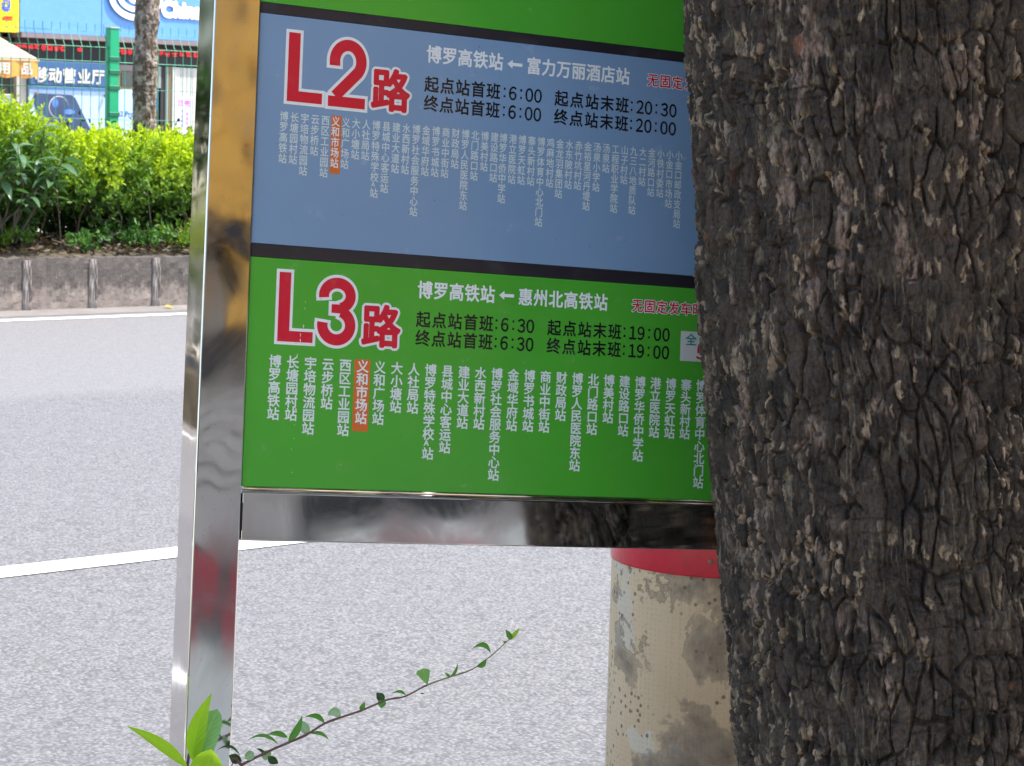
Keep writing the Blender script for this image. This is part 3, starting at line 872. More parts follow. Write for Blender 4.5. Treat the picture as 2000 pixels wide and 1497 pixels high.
for y, digit in ((.1955, '2'), (-.1025, '3')):
    wl, rd = Letters(), Letters()
    for lt, g, z in ((wl, .0038, 0.0), (rd, 0.0, .0003)):
        ell_L(lt, .0395, y, .0858, .0468, z, g)
        if digit == '2': two(lt, .0942, y - .001, .0855, .0500, z + .0001, g)
        else: three(lt, .0915, y - .001, .0840, .0515, z + .0001, g)
    lx, ly = (.1787, y + .0256) if digit == '2' else (.1780, y + .0250)
    wl.char('路', lx, ly, .0515, .0535, .0050, 14, .0002)
    rd.char('路', lx, ly, .0515, .0535, .0019, 10, .0005)
    pp = pb2 if digit == '2' else pg3
    a = wl.build('number_outline', pp, M['white_print']); a.location = (0, 0, PZ + .0002)
    b = rd.build('route_number', pp, M['red_print']); b.location = (0, 0, PZ + .0002)

def colon(lt, x, y):
    for dy in (.0052, -.0046):
        lt.poly([(x - .0013, y + dy - .0014), (x + .0013, y + dy - .0014), (x + .0013, y + dy + .0014), (x - .0013, y + dy + .0014)], 0)
def arrow(lt, xc, y, z=0.0):
    L_ = .0108
    lt.poly([(xc - L_, y), (xc - L_ + .0075, y + .0058), (xc - L_ + .0075, y - .0058)], z)
    lt.poly([(xc - L_ + .0070, y + .0021), (xc - L_ + .0070, y - .0021), (xc + L_, y - .0021), (xc + L_, y + .0021)], z + .00002)

def place(lt, name, pp, mat, z=.0002):
    o = lt.build(name, pp, mat); o.location = (0, 0, PZ + z); return o

# blue panel: L2
t_ = Letters(); t_.row('博罗高铁站', .2370, .3245, .2735, .0205, .0225, .0006, 6); arrow(t_, .3518, .2728); t_.row('富力万丽酒店站', .3792, .5108, .2733, .0205, .0225, .0006, 6)
place(t_, 'title_lettering', pb2, M['white_print'])
t_ = Letters(); w_ = Letters()
w_.row('无固定发车时间', .5562, .6700, .2727, .0170, .0178, .0012, 8); t_.row('无固定发车时间', .5562, .6700, .2727, .0168, .0176, .0003, 4, .0003)
place(w_, 'note_outline', pb2, M['white_print']); place(t_, 'note_lettering', pb2, M['red_print'])
t_ = Letters()
for y, a, b in ((.2350, '起', '６：００|２０：３０'), (.2107, '终', '６：００|２０：００')):
    f, l_ = b.split('|')
    for ch, x in zip(f, (.3502, .3622, .3742, .3868)): t_.char(ch, x, y, .0188, .0220, .00045, 4) if ch != '：' else colon(t_, x, y)
    t_.row(a + '点站首班', .2352, .3226, y, .0198, .0205, .00045, 5)
    t_.row(a + '点站末班', .4212, .5115, y, .0198, .0205, .00045, 5)
    for x in (.3385, .5258): colon(t_, x, y)
    for ch, x in zip(l_, (.5385, .5512, .5632, .5758, .5885)): t_.char(ch, x, y, .0188, .0220, .00045, 4) if ch != '：' else colon(t_, x, y)
place(t_, 'timetable_lettering', pb2, M['black_print'])
st2 = ['博罗高铁站','长塘园村站','宇培物流园站','云步桥站','西区工业园站','义和市场站','义和广场站','大小塘站','人社局站','博罗特殊学校A站','县城中心客运站','建业大道站','水西新村站','博罗社会服务中心站','金域华府站','博罗书城站','商业中街站','财政局站','博罗人民医院东站','北门路口站','博美村站','建设路口站','博罗华侨中学站','港立医院站','博罗天虹站','寨头新村站','博罗体育中心北门站','鸡麻地村站','金龙羽集团站','水东陂村站','赤竹坑村站','金裕星河丹堤站','汤泉小学站','汤泉站','工程职业学院站','山子村站','九三八地质队站','大二村站','金河路口站','小铁村委站','小金口市场站','小金口邮政支局站']
t_ = Letters(); w_ = Letters()
dx2 = (.3266 - .0372) / 21
for i, s_ in enumerate(st2):
    (w_ if i == 5 else t_).column(s_, .0372 + dx2 * i * (1.0 if i < 22 else 0.9962), .1758, .01305, .0112, .0126, .00022, 4, .0003 if i == 5 else 0)
place(t_, 'station_lettering', pb2, M['pale_print']); place(w_, 'highlighted_station_lettering', pb2, M['white_print'])
hb = box_me(.1002, .1139, .1104, .1832, PZ + .0001, PZ + .0003); link('highlight_box', hb, pb2, M['orange'])

# green panel: L3
t_ = Letters(); t_.row('博罗高铁站', .2370, .3250, -.0272, .0205, .0225, .0006, 6); arrow(t_, .3522, -.0268); t_.row('惠州北高铁站', .3795, .4900, -.0275, .0205, .0225, .0006, 6)
place(t_, 'title_lettering', pg3, M['white_print'])
t_ = Letters(); w_ = Letters()
w_.row('无固定发车时间', .5452, .6560, -.0285, .0170, .0178, .0012, 8); t_.row('无固定发车时间', .5452, .6560, -.0285, .0168, .0176, .0003, 4, .0003)
place(w_, 'note_outline', pg3, M['white_print']); place(t_, 'note_lettering', pg3, M['red_print'])
t_ = Letters()
for y, a in ((-.0648, '起'), (-.0885, '终')):
    t_.row(a + '点站首班', .2360, .3246, y, .0198, .0205, .00045, 5)
    t_.row(a + '点站末班', .4228, .5125, y, .0198, .0205, .00045, 5)
    for x in (.3390, .5270): colon(t_, x, y)
    for ch, x in zip('６：３０', (.3510, .3632, .3752, .3878)): t_.char(ch, x, y, .0188, .0220, .00045, 4) if ch != '：' else colon(t_, x, y)
    for ch, x in zip('１９：００', (.5395, .5520, .5642, .5770, .5900)): t_.char(ch, x, y, .0188, .0220, .00045, 4) if ch != '：' else colon(t_, x, y)
place(t_, 'timetable_lettering', pg3, M['black_print'])
t_ = Letters(); w_ = Letters()
dx3 = (.6471 - .0382) / 26
for i, s_ in enumerate(st2[:27]):
    (w_ if i == 5 else t_).column(s_, .0382 + dx3 * i, -.1278 - .0025 * i / 26, .01620, .0162, .0160, .0004, 4, .0003 if i == 5 else 0)
place(t_, 'station_lettering', pg3, M['bright_print']); place(w_, 'highlighted_station_lettering', pg3, M['white_print'])
link('highlight_box', box_me(.1440, .1655, -.2097, -.1195, PZ + .0001, PZ + .0003), pg3, M['orange'])
link('fare_box', box_me(.6128, .74, -.0979, -.0579, PZ + .0001, PZ + .0005), pg3, M['fare_white'])
t_ = Letters(); t_.row('全程票价', .6283, .69, -.0690, .0165, .0165, .0003, 4, .0005); place(t_, 'fare_lettering', pg3, M['teal_print'])
t_ = Letters(); t_.char('５', .6450, -.0860, .026, .022, .0006, 5, .0005); t_.char('元', .662, -.0860, .020, .02, .0005, 5, .0005); place(t_, 'fare_amount', pg3, M['red_print'])

sc_l = Letters()
def fleck(lt, x, y, w, h, seed, z=.0006):
    r_ = random.Random(seed); lt.poly([(x + w * cos(2 * pi * k / 8) * r_.uniform(.5, 1), y + h * sin(2 * pi * k / 8) * r_.uniform(.5, 1)) for k in range(8)], z + seed * 1e-6)
for k, (x, y, w, h) in enumerate(((.0735, -.082, .0011, .0032), (.0700, -.0935, .0008, .0035), (.0700, -.100, .0009, .003), (.0745, -.060, .0005, .002), (.0748, -.052, .0004, .002), (.0668, -.119, .0009, .0028), (.0676, -.1585, .0016, .0030), (.0675, -.1865, .0024, .0036), (.0668, -.205, .0005, .0012), (.064, -.235, .0006, .001), (.067, -.222, .0005, .0009), (.066, -.264, .0006, .0012))):
    fleck(sc_l, x, y, w, h, k)
place(sc_l, 'paint_chip', pg3, worn('cream_paint_chip', (0.62, 0.66, 0.5), 0.7))
sc_l = Letters()
for k, (x, y, w, h) in enumerate(((.18, .115, .0012, .0009), (.245, .088, .0013, .001), (.21, .07, .0008, .001), (.33, .055, .0008, .0008), (.12, .06, .0007, .0009), (.42, .05, .001, .0008), (.30, .29, .0008, .0011), (.34, .31, .0009, .0008), (.47, .045, .0009, .0013))):
    fleck(sc_l, x, y, w, h, k)
place(sc_l, 'dirt_speck', pb2, worn('dark_speck', (0.03, 0.05, 0.10), 0.7))
flm = leaf_grid(.09, .045, 0, 0, 6, 2, .3, .2); flm.materials.append(leaf_mat('yellow_fallen_leaf', (0.55, 0.42, 0.05), 0.3, 0.6))
fl_ = link('fallen_leaf', flm, None, None, W(11.75, 16.86, .03)); fl_.rotation_euler = (.2, .1, .4)
tag(fl_, 'single yellow fallen leaf in the gutter by the planter kerb', 'leaf')

# ------------------------------------------------------------------ big tree
bt = empty('roadside_tree', (0.58, 3.15, 0.0), 0.0, 'large dark tree with cracked blackish bark filling the right side', 'tree')
zt = np.array([0, .70, .865, 1.03, 1.16, 1.29, 1.385, 1.51, 1.67, 3.4])
xt = np.array([.62, .565, .5432, .5246, .5105, .494, .487, .4764, .463, .33]) - .58
dense = np.linspace(radians(-100), radians(75), 760)
coarse = np.linspace(radians(75), radians(260), 60)[1:-1]
ths = np.concatenate([dense, coarse])
zs = np.concatenate([np.linspace(0, .6, 60)[:-1], np.linspace(.6, 1.78, 1180), np.linspace(1.78, 3.4, 120)[1:]])
def bc(z): return (np.interp(z, zt, xt), np.zeros_like(z))
def br_(z): return .2485 + .05 * np.exp(-z / .18) + 0 * z
V, col = bark_shell(ths, zs, br_, bc, 40, 1.0)
shell_object('trunk', V, col, True, bt, M['bark'])
cc_ = Vector((1.4, .2, 0))
lb = []
for k in range(6):
    a = k * 1.05
    e = Vector((xt[-1] + cc_.x + 1.5 * cos(a), cc_.y + 1.5 * sin(a), 4.6 + .3 * (k % 3)))
    lb.append(tube([(xt[-1], 0, 3.2), (xt[-1] + e.x * .35, e.y * .35, 3.75), tuple(e)], [.13, .08, .025], 8))
link('limb', mesh(*joinVF(lb)), bt, M['twig'])['kind'] = 'stuff'
nc = 2600
q = rng.normal(size=(nc, 3)); q /= np.linalg.norm(q, axis=1, keepdims=True); q *= rng.uniform(.3, 1, (nc, 1)) ** .5
off = Vector((1.60, 0.35, 0))
cB = q * np.array([2.45, 2.15, 0.95]) + np.array([off.x, off.y, 4.75])
cdat = sprigs(cB, q + np.array([0, 0, .15]), np.full(nc, .28), 12, .12, .06, lambda P, t: np.array([0.07, 0.16, 0.025]) * rng.uniform(.6, 1.5, t.shape + (1,)))
link('crown', leaf_cloud(*cdat), bt, M['hedge'])['kind'] = 'stuff'

# ------------------------------------------------------------------ cream column with red band
colm = empty('utility_column', (.377, 4.2, .12), 0, 'stained cream round column with a red band behind the sign crossbar', 'column')
def lathe(prof, seg=96, wob=0.0):
    V, F = [], []
    for r_, z_ in prof:
        for k in range(seg):
            a = 2 * pi * k / seg
            V.append((r_ * cos(a), r_ * sin(a), z_))
    for i in range(len(prof) - 1):
        for k in range(seg):
            a = i * seg + k; b = i * seg + (k + 1) % seg
            F.append((a, b, b + seg, a + seg))
    F.append(tuple(range(seg - 1, -1, -1))); m = (len(prof) - 1) * seg; F.append(tuple(range(m, m + seg)))
    return mesh(V, F, smooth=True)
shaft = lathe([(.204, 0)] + [(.202 - .004 * k / 30, .1 * k) for k in range(1, 60)] + [(.188, 6.0)])
link('shaft', shaft, colm, M['column'])
link('red_band', lathe([(.1985, .672), (.2025, .673), (.2030, .676), (.2025, .95), (.1985, .951)]), colm, M['red_band'])
M['rivet'] = worn('rusty_rivet', (0.25, 0.13, 0.08), 0.6)
for a_, z_ in ((-118, .735), (-104, .70), (-88, .735), (-75, .71)):
    bmr = bmesh.new(); bmesh.ops.create_uvsphere(bmr, u_segments=10, v_segments=6, radius=.0045)
    mr_ = bpy.data.meshes.new('r'); bmr.to_mesh(mr_); bmr.free()
    link('rivet', mr_, colm, M['rivet'], (.203 * cos(radians(a_)), .203 * sin(radians(a_)), z_))

# ------------------------------------------------------------------ foreground plants
STEM = [(-0.36, 2.90, 0.12), (-0.345, 2.905, 0.55), (-0.3230, 2.9200, 0.7382), (-0.3104, 2.9266, 0.7440), (-0.2958, 2.9343, 0.7508), (-0.2737, 2.9457, 0.7600), (-0.2390, 2.9635, 0.7725), (-0.2164, 2.9750, 0.7850), (-0.1962, 2.9852, 0.7911), (-0.1733, 2.9967, 0.7972), (-0.1425, 3.0120, 0.8078), (-0.1217, 3.0222, 0.8101), (-0.0959, 3.0349, 0.8218), (-0.0668, 3.0490, 0.8303), (-0.0403, 3.0617, 0.8376), (-0.0166, 3.0732, 0.8535), (-0.0008, 3.0808, 0.8675), (0.0086, 3.0853, 0.8750)]
TLEAF = [(-0.2691,2.9481,0.7643,-0.3055,2.9441,0.7701,0.0048,0.22,0),(-0.2584,2.9536,0.7720,-0.2829,2.9496,0.7758,0.0084,0.20,0),(-0.2578,2.9539,0.7675,-0.2414,2.9499,0.8005,0.0102,-0.10,0),(-0.2341,2.9660,0.7752,-0.2460,2.9700,0.7872,0.0121,0.00,1),(-0.2327,2.9667,0.7744,-0.2089,2.9627,0.7672,0.0054,0.20,0),(-0.2158,2.9753,0.7857,-0.2406,2.9713,0.7926,0.0085,0.30,0),(-0.1967,2.9850,0.7899,-0.2136,2.9890,0.7942,0.0110,0.30,1),(-0.3117,2.9260,0.7544,-0.3417,2.9300,0.7591,0.0036,0.30,2),(-0.3065,2.9287,0.7509,-0.2971,2.9327,0.7588,0.0108,0.00,1),(-0.2830,2.9408,0.7528,-0.2955,2.9448,0.7594,0.0048,0.20,2),(-0.2770,2.9439,0.7565,-0.2886,2.9479,0.7482,0.0108,0.00,1),(-0.2809,2.9419,0.7511,-0.2685,2.9459,0.7418,0.0108,0.00,2),(-0.3103,2.9267,0.7486,-0.3263,2.9307,0.7542,0.0131,0.00,2),(-0.1746,2.9960,0.7981,-0.1693,2.9920,0.8092,0.0073,0.00,0),(-0.1461,3.0102,0.8069,-0.1564,3.0142,0.8156,0.0111,0.00,2),(-0.1472,3.0097,0.8079,-0.1500,3.0057,0.7983,0.0117,0.00,0),(-0.1205,3.0228,0.8112,-0.1379,3.0188,0.8134,0.0049,0.30,0),(-0.0948,3.0354,0.8230,-0.1006,3.0314,0.8435,0.0198,0.00,3),(-0.0672,3.0488,0.8303,-0.0739,3.0448,0.8362,0.0037,0.00,0),(-0.0672,3.0488,0.8303,-0.0587,3.0448,0.8483,0.0044,-0.15,0),(-0.0350,3.0643,0.8402,-0.0232,3.0603,0.8515,0.0088,-0.10,0),(-0.0177,3.0727,0.8558,-0.0423,3.0687,0.8606,0.0075,0.40,0),(0.0020,3.0821,0.8691,-0.0036,3.0781,0.8698,0.0031,0.00,0),(0.0064,3.0842,0.8712,-0.0006,3.0802,0.8848,0.0076,0.10,0),(0.0064,3.0842,0.8712,0.0172,3.0882,0.8859,0.0057,0.00,4),(-0.1032,3.0312,0.8125,-0.0979,3.0352,0.8114,0.0019,0.00,2)]
def leaf_between(name, parent, org, b, t, w, arch, mat, shape=0, roll=0.0, nl=9, nw=4, fold=.22, droop=.02):
    b = Vector(b) - org; t = Vector(t) - org
    d = t - b; L_ = d.length; x = d.normalized()
    zax = Vector((0, -1, 0)); zax = (zax - x * zax.dot(x)).normalized()
    y = zax.cross(x)
    s = 1 if y.z >= 0 else -1                       # keep positive arch bending upwards
    me = leaf_grid(L_, w, arch * s, shape, nl, nw, fold, droop)
    me.materials.append(mat)
    o = link(name, me, parent)
    m = Matrix((x, y, zax)).transposed().to_4x4()
    o.matrix_local = Matrix.Translation(b) @ m @ Matrix.Rotation(roll, 4, 'X')
    return o
vb = Vector(STEM[0])
vine = empty('leafy_twig', vb, 0, 'thin brown twig with small leaves reaching right in front of the road', 'twig')
rel = [Vector(p) - vb for p in STEM]
# densify the stem and split brown base from green tip
cut = 12
def dens(ps):
    out = []
    for i in range(len(ps) - 1):
        a, b = ps[i], ps[i + 1]
        p0 = ps[max(i - 1, 0)]; p3 = ps[min(i + 2, len(ps) - 1)]
        for k in range(4):
            t = k / 4
            out.append(0.5 * ((2 * a) + (b - p0) * t + (2 * p0 - 5 * a + 4 * b - p3) * t * t + (3 * a - p0 - 3 * b + p3) * t ** 3))
    out.append(ps[-1]); return out
dn = dens(rel)
rad = [max(.0005, .0021 * (1 - .75 * i / len(dn))) * (1.25 if i % 6 == 0 else 1.0) for i in range(len(dn))]
ci = cut * 4
link('stem', mesh(*tube(dn[:ci + 1], rad[:ci + 1], 8), smooth=True), vine, M['twig'])
link('young_stem', mesh(*tube(dn[ci:], rad[ci:], 8), smooth=True), vine, M['twig_green'])
kmat = {0: 'leaf_small', 1: 'leaf_pale', 2: 'leaf_dark', 3: 'leaf_mid', 4: 'leaf_lime'}
for (bx, by, bz_, tx, ty, tz, w, a, k) in TLEAF:
    leaf_between('leaf', vine, vb, (bx, by, bz_), (tx, ty, tz), w, a, M[kmat[k]], {3: 3, 1: 2}.get(k, 0), random.uniform(-.35, .35), fold=.3)
sb = Vector((-.3567, 2.88, .12))
spr = empty('young_sapling', sb, 0, 'bright lime sapling tip with four large leaves before the steel post foot', 'plant')
link('stem', mesh(*tube([(0, 0, 0), (.004, -.01, .3), (-.002, -.02, .56), (.001, -.02, .632), (.0, -.02, .646)], [.0045, .004, .0032, .0026, .002], 8), smooth=True), spr, M['twig_green'])
for args in ((-0.3660,2.8600,0.7560,-0.4313,2.8300,0.8109,0.0150,0.05,'leaf_lime',0,.5),
             (-0.3582,2.8600,0.7620,-0.3372,2.8500,0.8460,0.0240,0.09,'leaf_lime',0,.35),
             (-0.3540,2.8600,0.7600,-0.3340,2.8700,0.8239,0.0300,0.03,'leaf_mid',2,-.1),
             (-0.3470,2.8600,0.7354,-0.3330,2.8000,0.7904,0.0385,0.00,'leaf_lime',2,0.0)):
    leaf_between('leaf', spr, sb, args[0:3], args[3:6], args[6], args[7], M[args[8]], args[9], args[10], 14, 6, .16, .05)

# ------------------------------------------------------------------ shop across the road (facade plane y = 29 in the road frame)
M['shop_wall'] = worn('shop_wall_paint', (0.42, 0.41, 0.39), 0.8)
M['fascia'] = worn('light_blue_fascia', (0.125, 0.32, 0.72), 0.35, 0.05, 1.2, (0.4, 0.6, 0.8), 0.1)
M['yellow'] = worn('yellow_sign_face', (0.85, 0.62, 0.01), 0.4, 0.05)
M['white'] = worn('white_letter', (0.85, 0.86, 0.86), 0.4, 0.03)
M['letter_side'] = worn('letter_side', (0.10, 0.13, 0.25), 0.5)
M['dark'] = worn('dark_recess', (0.03, 0.026, 0.026), 0.7)
M['eave'] = worn('mauve_eave', (0.22, 0.17, 0.18), 0.6)
M['band_blue'] = worn('dark_blue_sign_face', (0.035, 0.10, 0.24), 0.4, 0.08)
M['silver'] = worn('silver_letter', (0.55, 0.53, 0.50), 0.35, 0.1)
M['poster'] = worn('pale_blue_poster', (0.40, 0.54, 0.82), 0.4, 0.05)
M['poster_edge'] = worn('mid_blue_poster_edge', (0.12, 0.30, 0.62), 0.4)
M['phone'] = worn('navy_phone_print', (0.03, 0.055, 0.13), 0.35, 0.3, 4)
M['phone2'] = worn('blue_glow_print', (0.08, 0.17, 0.55), 0.35, 0.4, 4)
M['shop_glass'] = NT('shop_glass').set((0.05, 0.07, 0.08), 0.08, 0.0, spec=0.6)
M['brown_frame'] = worn('ochre_frame', (0.24, 0.17, 0.07), 0.6)
M['door_white'] = worn('off_white_shutter', (0.55, 0.54, 0.50), 0.6)
M['pink_print'] = worn('pink_print', (0.62, 0.12, 0.55), 0.5)
M['violet_print'] = worn('violet_print', (0.32, 0.22, 0.62), 0.5)
M['poster_white'] = worn('lilac_poster', (0.74, 0.70, 0.88), 0.5)
M['awning_cream'] = leaf_mat('awning_cream_cloth', (0.70, 0.60, 0.42), 0.4, 0.8, tcol=(0.8, 0.66, 0.42))
M['awning_orange'] = leaf_mat('awning_orange_valance', (0.82, 0.42, 0.10), 0.35, 0.8, tcol=(0.95, 0.5, 0.12))
_e = NT('red_led_letters'); _e.set((0.75, 0.01, 0.02), 0.4); _e.b.inputs['Emission Color'].default_value = (1, 0.01, 0.03, 1); _e.b.inputs['Emission Strength'].default_value = 0.25
M['led'] = _e.m
M['brand_blue'] = worn('brand_blue_print', (0.02, 0.12, 0.6), 0.4)
M['brand_red'] = worn('brand_red_print', (0.75, 0.01, 0.01), 0.4)

SX = 19.0
shop = empty('phone_shop', W(SX, 29.0, .12), RZ, 'phone shop with light blue fascia and dark blue signboard behind the fence', 'shop')
def sbx(name, mat, u0, u1, y0, y1, z0, z1, bevel=0.0, parent=shop):
    return link(name, box_me(u0 - SX, u1 - SX, y0, y1, z0 - .12, z1 - .12, bevel), parent, mat)
sbx('wall', M['shop_wall'], 17.78, 30, .25, 6, .12, 2.6)
sbx('wall', M['shop_wall'], 17.78, 30, .0, 6, 2.68, 5.2)
for a, b in ((17.785, 19.05), (19.056, 20.9), (20.906, 22.8), (22.806, 24.8)):
    sbx('fascia_panel', M['fascia'], a, b, -.12, -.002, 2.665, 4.4, .004)
sbx('eave', M['eave'], 17.79, 26, -.16, .2, 2.60, 2.662)
sbx('dark_lintel', M['dark'], 17.80, 26, .02, .24, 2.31, 2.598)
sbx('column', M['shop_wall'], 17.80, 17.95, -.02, .24, .12, 2.30)
# signboard
sgn = sbx('signboard', M['band_blue'], 17.96, 19.21, -.10, .10, 1.985, 2.305, .004)
lt = Letters()
for i, ch in enumerate('移动营业厅'):
    xs_ = (18.13, 18.335, 18.555, 18.79, 19.01)[i]
    lt.char(ch, xs_ - SX, 2.115 - .12, .205, .20, .008, 8, 0)
lt.build('lettering', sgn, M['silver'], True, (0, -.112, 0))
pst_ = sbx('poster', M['poster'], 17.97, 19.20, -.06, -.01, .55, 1.98, .003)
link('poster_edge', box_me(17.975 - SX, 19.195 - SX, -.064, -.0605, 1.925 - .12, 1.975 - .12), pst_, M['poster_edge'])
V, F = prism([(18.02 - SX, 1.80 - .12), (18.05 - SX, 1.86 - .12), (18.10 - SX, 1.875 - .12), (18.62 - SX, 1.865 - .12), (18.68 - SX, 1.83 - .12), (19.02 - SX, 1.25 - .12), (18.5 - SX, 1.1 - .12), (18.2 - SX, 1.3 - .12)], -.068, -.061)
link('phone_picture', mesh(V, F), pst_, M['phone'])
for (cx, cz, rr, r2, mt_) in ((18.42, 1.70, .155, .15, 'silver'), (18.425, 1.698, .148, .14, 'phone'), (18.36, 1.75, .05, .06, 'phone2'), (18.58, 1.64, .09, .035, 'phone2')):
    pts = [(cx - SX + rr * cos(2 * pi * k / 28), cz - .12 + r2 * sin(2 * pi * k / 28)) for k in range(28)]
    off_ = {'silver': .0705, 'phone': .0725, 'phone2': .0745}[mt_]
    V, F = prism(pts, -off_ - .001, -off_ + .0008)
    link('camera_picture', mesh(V, F), pst_, M[mt_])
for x in (18.06, 19.14):
    bmr = bmesh.new(); bmesh.ops.create_uvsphere(bmr, u_segments=10, v_segments=6, radius=.028); mm = bpy.data.meshes.new('r'); bmr.to_mesh(mm); bmr.free()
    link('spot_lamp', mm, shop, M['eave'], (x - SX, -.10, 1.87 - .12))
# entrance with ochre frame, glass and small picture panel
fr = sbx('brown_door_frame', M['brown_frame'], 19.22, 19.66, -.02, .20, 1.965, 2.215, .003)
sbx('window', M['eave'], 19.22, 19.66, -.03, .2, 2.217, 2.30, .003)
link('pane', box_me(19.44 - SX, 19.62 - SX, -.035, -.021, 2.01 - .12, 2.195 - .12), fr, M['shop_glass'])
lt = Letters(); lt.char('视', 19.335 - SX, 2.09 - .12, .12, .13, .006, 6, 0); lt.build('lettering', fr, M['white'], True, (0, -.026, 0))
p2 = sbx('poster', M['poster'], 19.235, 19.655, -.05, .0, .6, 1.962, .003)
lt = Letters(); lt.latin('12 Pro', 19.36 - SX, 1.60 - .12, .10, .002, 0); lt.build('lettering', p2, M['band_blue'], True, (0, -.053, 0))
gl = sbx('glass_front', M['shop_glass'], 19.70, 20.06, .0, .03, .14, 2.30, .003)
link('blue_picture', box_me(19.80 - SX, 20.055 - SX, -.012, -.001, 1.70 - .12, 1.99 - .12), gl, M['band_blue'])
M['grey_panel'] = worn('grey_green_panel', (0.27, 0.30, 0.28), 0.5)
sbx('wall_panel', M['grey_panel'], 19.70, 20.10, -.02, -.003, 2.0, 2.30, .003)
sbx('glass_front', M['dark'], 20.101, 20.17, -.01, .03, .14, 2.30)
sbx('door_frame', M['grey_panel'], 20.171, 20.22, -.03, .04, .14, 2.30, .004)
sbx('door_frame', M['brown_frame'], 20.225, 20.265, -.03, .04, .14, 2.30, .004)
sbx('door_frame', M['door_white'], 20.27, 20.33, -.05, .05, .14, 2.30, .006)
for k in range(5):
    sbx('shutter_panel', M['door_white'], 20.335 + k * .1, 20.431 + k * .1, -.02, .03, .14, 2.295, .006)
sbx('shutter_panel', M['door_white'], 20.84, 23, -.02, .03, .14, 2.295, .006)
po = sbx('poster', M['poster_white'], 20.345, 20.61, -.035, -.0225, 1.15, 1.905, .001)
lt = Letters(); lt.row('贝壳', 20.41 - SX, 20.53 - SX, 1.80 - .12, .105, .095, .003, 6); lt.build('lettering', po, M['pink_print'], True, (0, -.037, 0))
lt = Letters(); lt.column('专业维修', 20.45 - SX, 1.69 - .12, .065, .055, .055, .001, 4); lt.build('lettering', po, M['violet_print'], True, (0, -.037, 0))
lt = Letters(); lt.column('换屏电池', 20.535 - SX, 1.655 - .12, .065, .055, .055, .001, 4); lt.build('lettering', po, M['pink_print'], True, (0, -.037, 0))

# scribbles for the unreadable red running sign
led = Letters()
def scribble(lt, xc, zc, w, h, seed):
    r_ = random.Random(seed); b = 0
    for k in range(9):
        b += .00004
        if k % 2: x = xc + r_.uniform(-.5, .5) * w; lt.ribbon([(x, zc - h * r_.uniform(.1, .5)), (x + r_.uniform(-.1, .1) * w, zc + h * r_.uniform(.1, .5))], .011, b)
        else: z = zc + r_.uniform(-.5, .5) * h; lt.ribbon([(xc - w * r_.uniform(.2, .5), z), (xc + w * r_.uniform(.2, .5), z + r_.uniform(-.05, .05) * h)], .011, b)
sd_ = 0
for x in [17.83, 17.93, 18.03, 18.13, 18.23, 18.33, 18.43, 18.53, 18.80, 19.29, 19.40, 19.50, 19.60, 19.71, 20.10, 20.22, 20.34, 20.46, 20.58, 20.70]:
    sd_ += 1; scribble(led, x - SX, 2.487 - .12, .088, .078, sd_)
led.build('running_lettering', shop, M['led'], True, (0, .008, 0))

# 3D fascia lettering and emblem
def extrude_letters(text, x, z, size, sx, dep, bold, parent, face, side):
    lt = Letters(); lt.latin(text, x, z, size, bold, 0, sx, 10)
    o = lt.build('fascia_lettering', parent, face, True, (0, -.12 - dep, 0))
    md = o.modifiers.new('s', 'SOLIDIFY'); md.thickness = dep; md.offset = -1 if True else 1; md.material_offset = 1; md.material_offset_rim = 1
    o.data.materials.append(side)
    return o
fl = link('fascia_backing', box_me(19.06 - SX, 19.07 - SX, -.1205, -.12, 4.0, 4.01), shop, M['fascia'])
extrude_letters('China Mobile', 20.015 - SX, 2.985 - .12, .285, .98, .02, .025, fl, M['white'], M['letter_side'])
emb = Letters()
# interlaced wave emblem: three swooping bands
cx, cz = 19.62 - SX, 3.24 - .12
b_ = 0
for (rx, ry, w_, a0, a1) in ((.40, .30, .085, 150, 300), (.27, .19, .075, 170, 330), (.12, .09, .055, 160, 350), (.40, .30, .085, -40, 110), (.27, .19, .07, 0, 150)):
    b_ += .0002
    emb.ribbon(ell(cx - .04, cz, rx, ry, a0, a1, 26), w_, b_)
eo = emb.build('emblem', fl, M['white'], True, (0, -.141, 0))
md = eo.modifiers.new('s', 'SOLIDIFY'); md.thickness = .018; md.offset = -1; eo.data.materials.append(M['letter_side']); md.material_offset_rim = 1

# neighbour shop with yellow sign and awning
nb = empty('yellow_signed_shop', W(16.0, 29.0, .12), RZ, 'grocery shop with a bright yellow signboard at the left edge', 'shop')
def nbx(name, mat, u0, u1, y0, y1, z0, z1, bevel=0.0):
    return link(name, box_me(u0 - 16, u1 - 16, y0, y1, z0 - .12, z1 - .12, bevel), nb, mat)
nbx('wall', M['shop_wall'], 10, 17.778, .3, 6, .12, 5.2)
nbx('dark_interior', M['dark'], 11, 17.76, .05, .29, .14, 2.6)
ysb = nbx('signboard', M['yellow'], 11, 17.76, -.14, .0, 2.655, 4.3, .006)
lt = Letters(); scribble(lt, 17.60 - 16, 2.83 - .12, .18, .05, 77); lt.build('lettering', ysb, M['brand_red'], True, (0, -.145, 0))
lt = Letters(); scribble(lt, 17.55 - 16, 3.0 - .12, .16, .16, 78); scribble(lt, 17.56 - 16, 3.0 - .12, .16, .16, 79); lt.build('lettering', ysb, M['brand_blue'], True, (0, -.145, 0))
nbx('shelf', M['grey_panel'], 17.3, 17.7, -.1, .04, 1.55, 1.85, .01)
aw = empty('awning', W(16.3, 28.9, 2.0), RZ, 'cream cloth awning with scalloped orange valance under the yellow sign', 'awning')
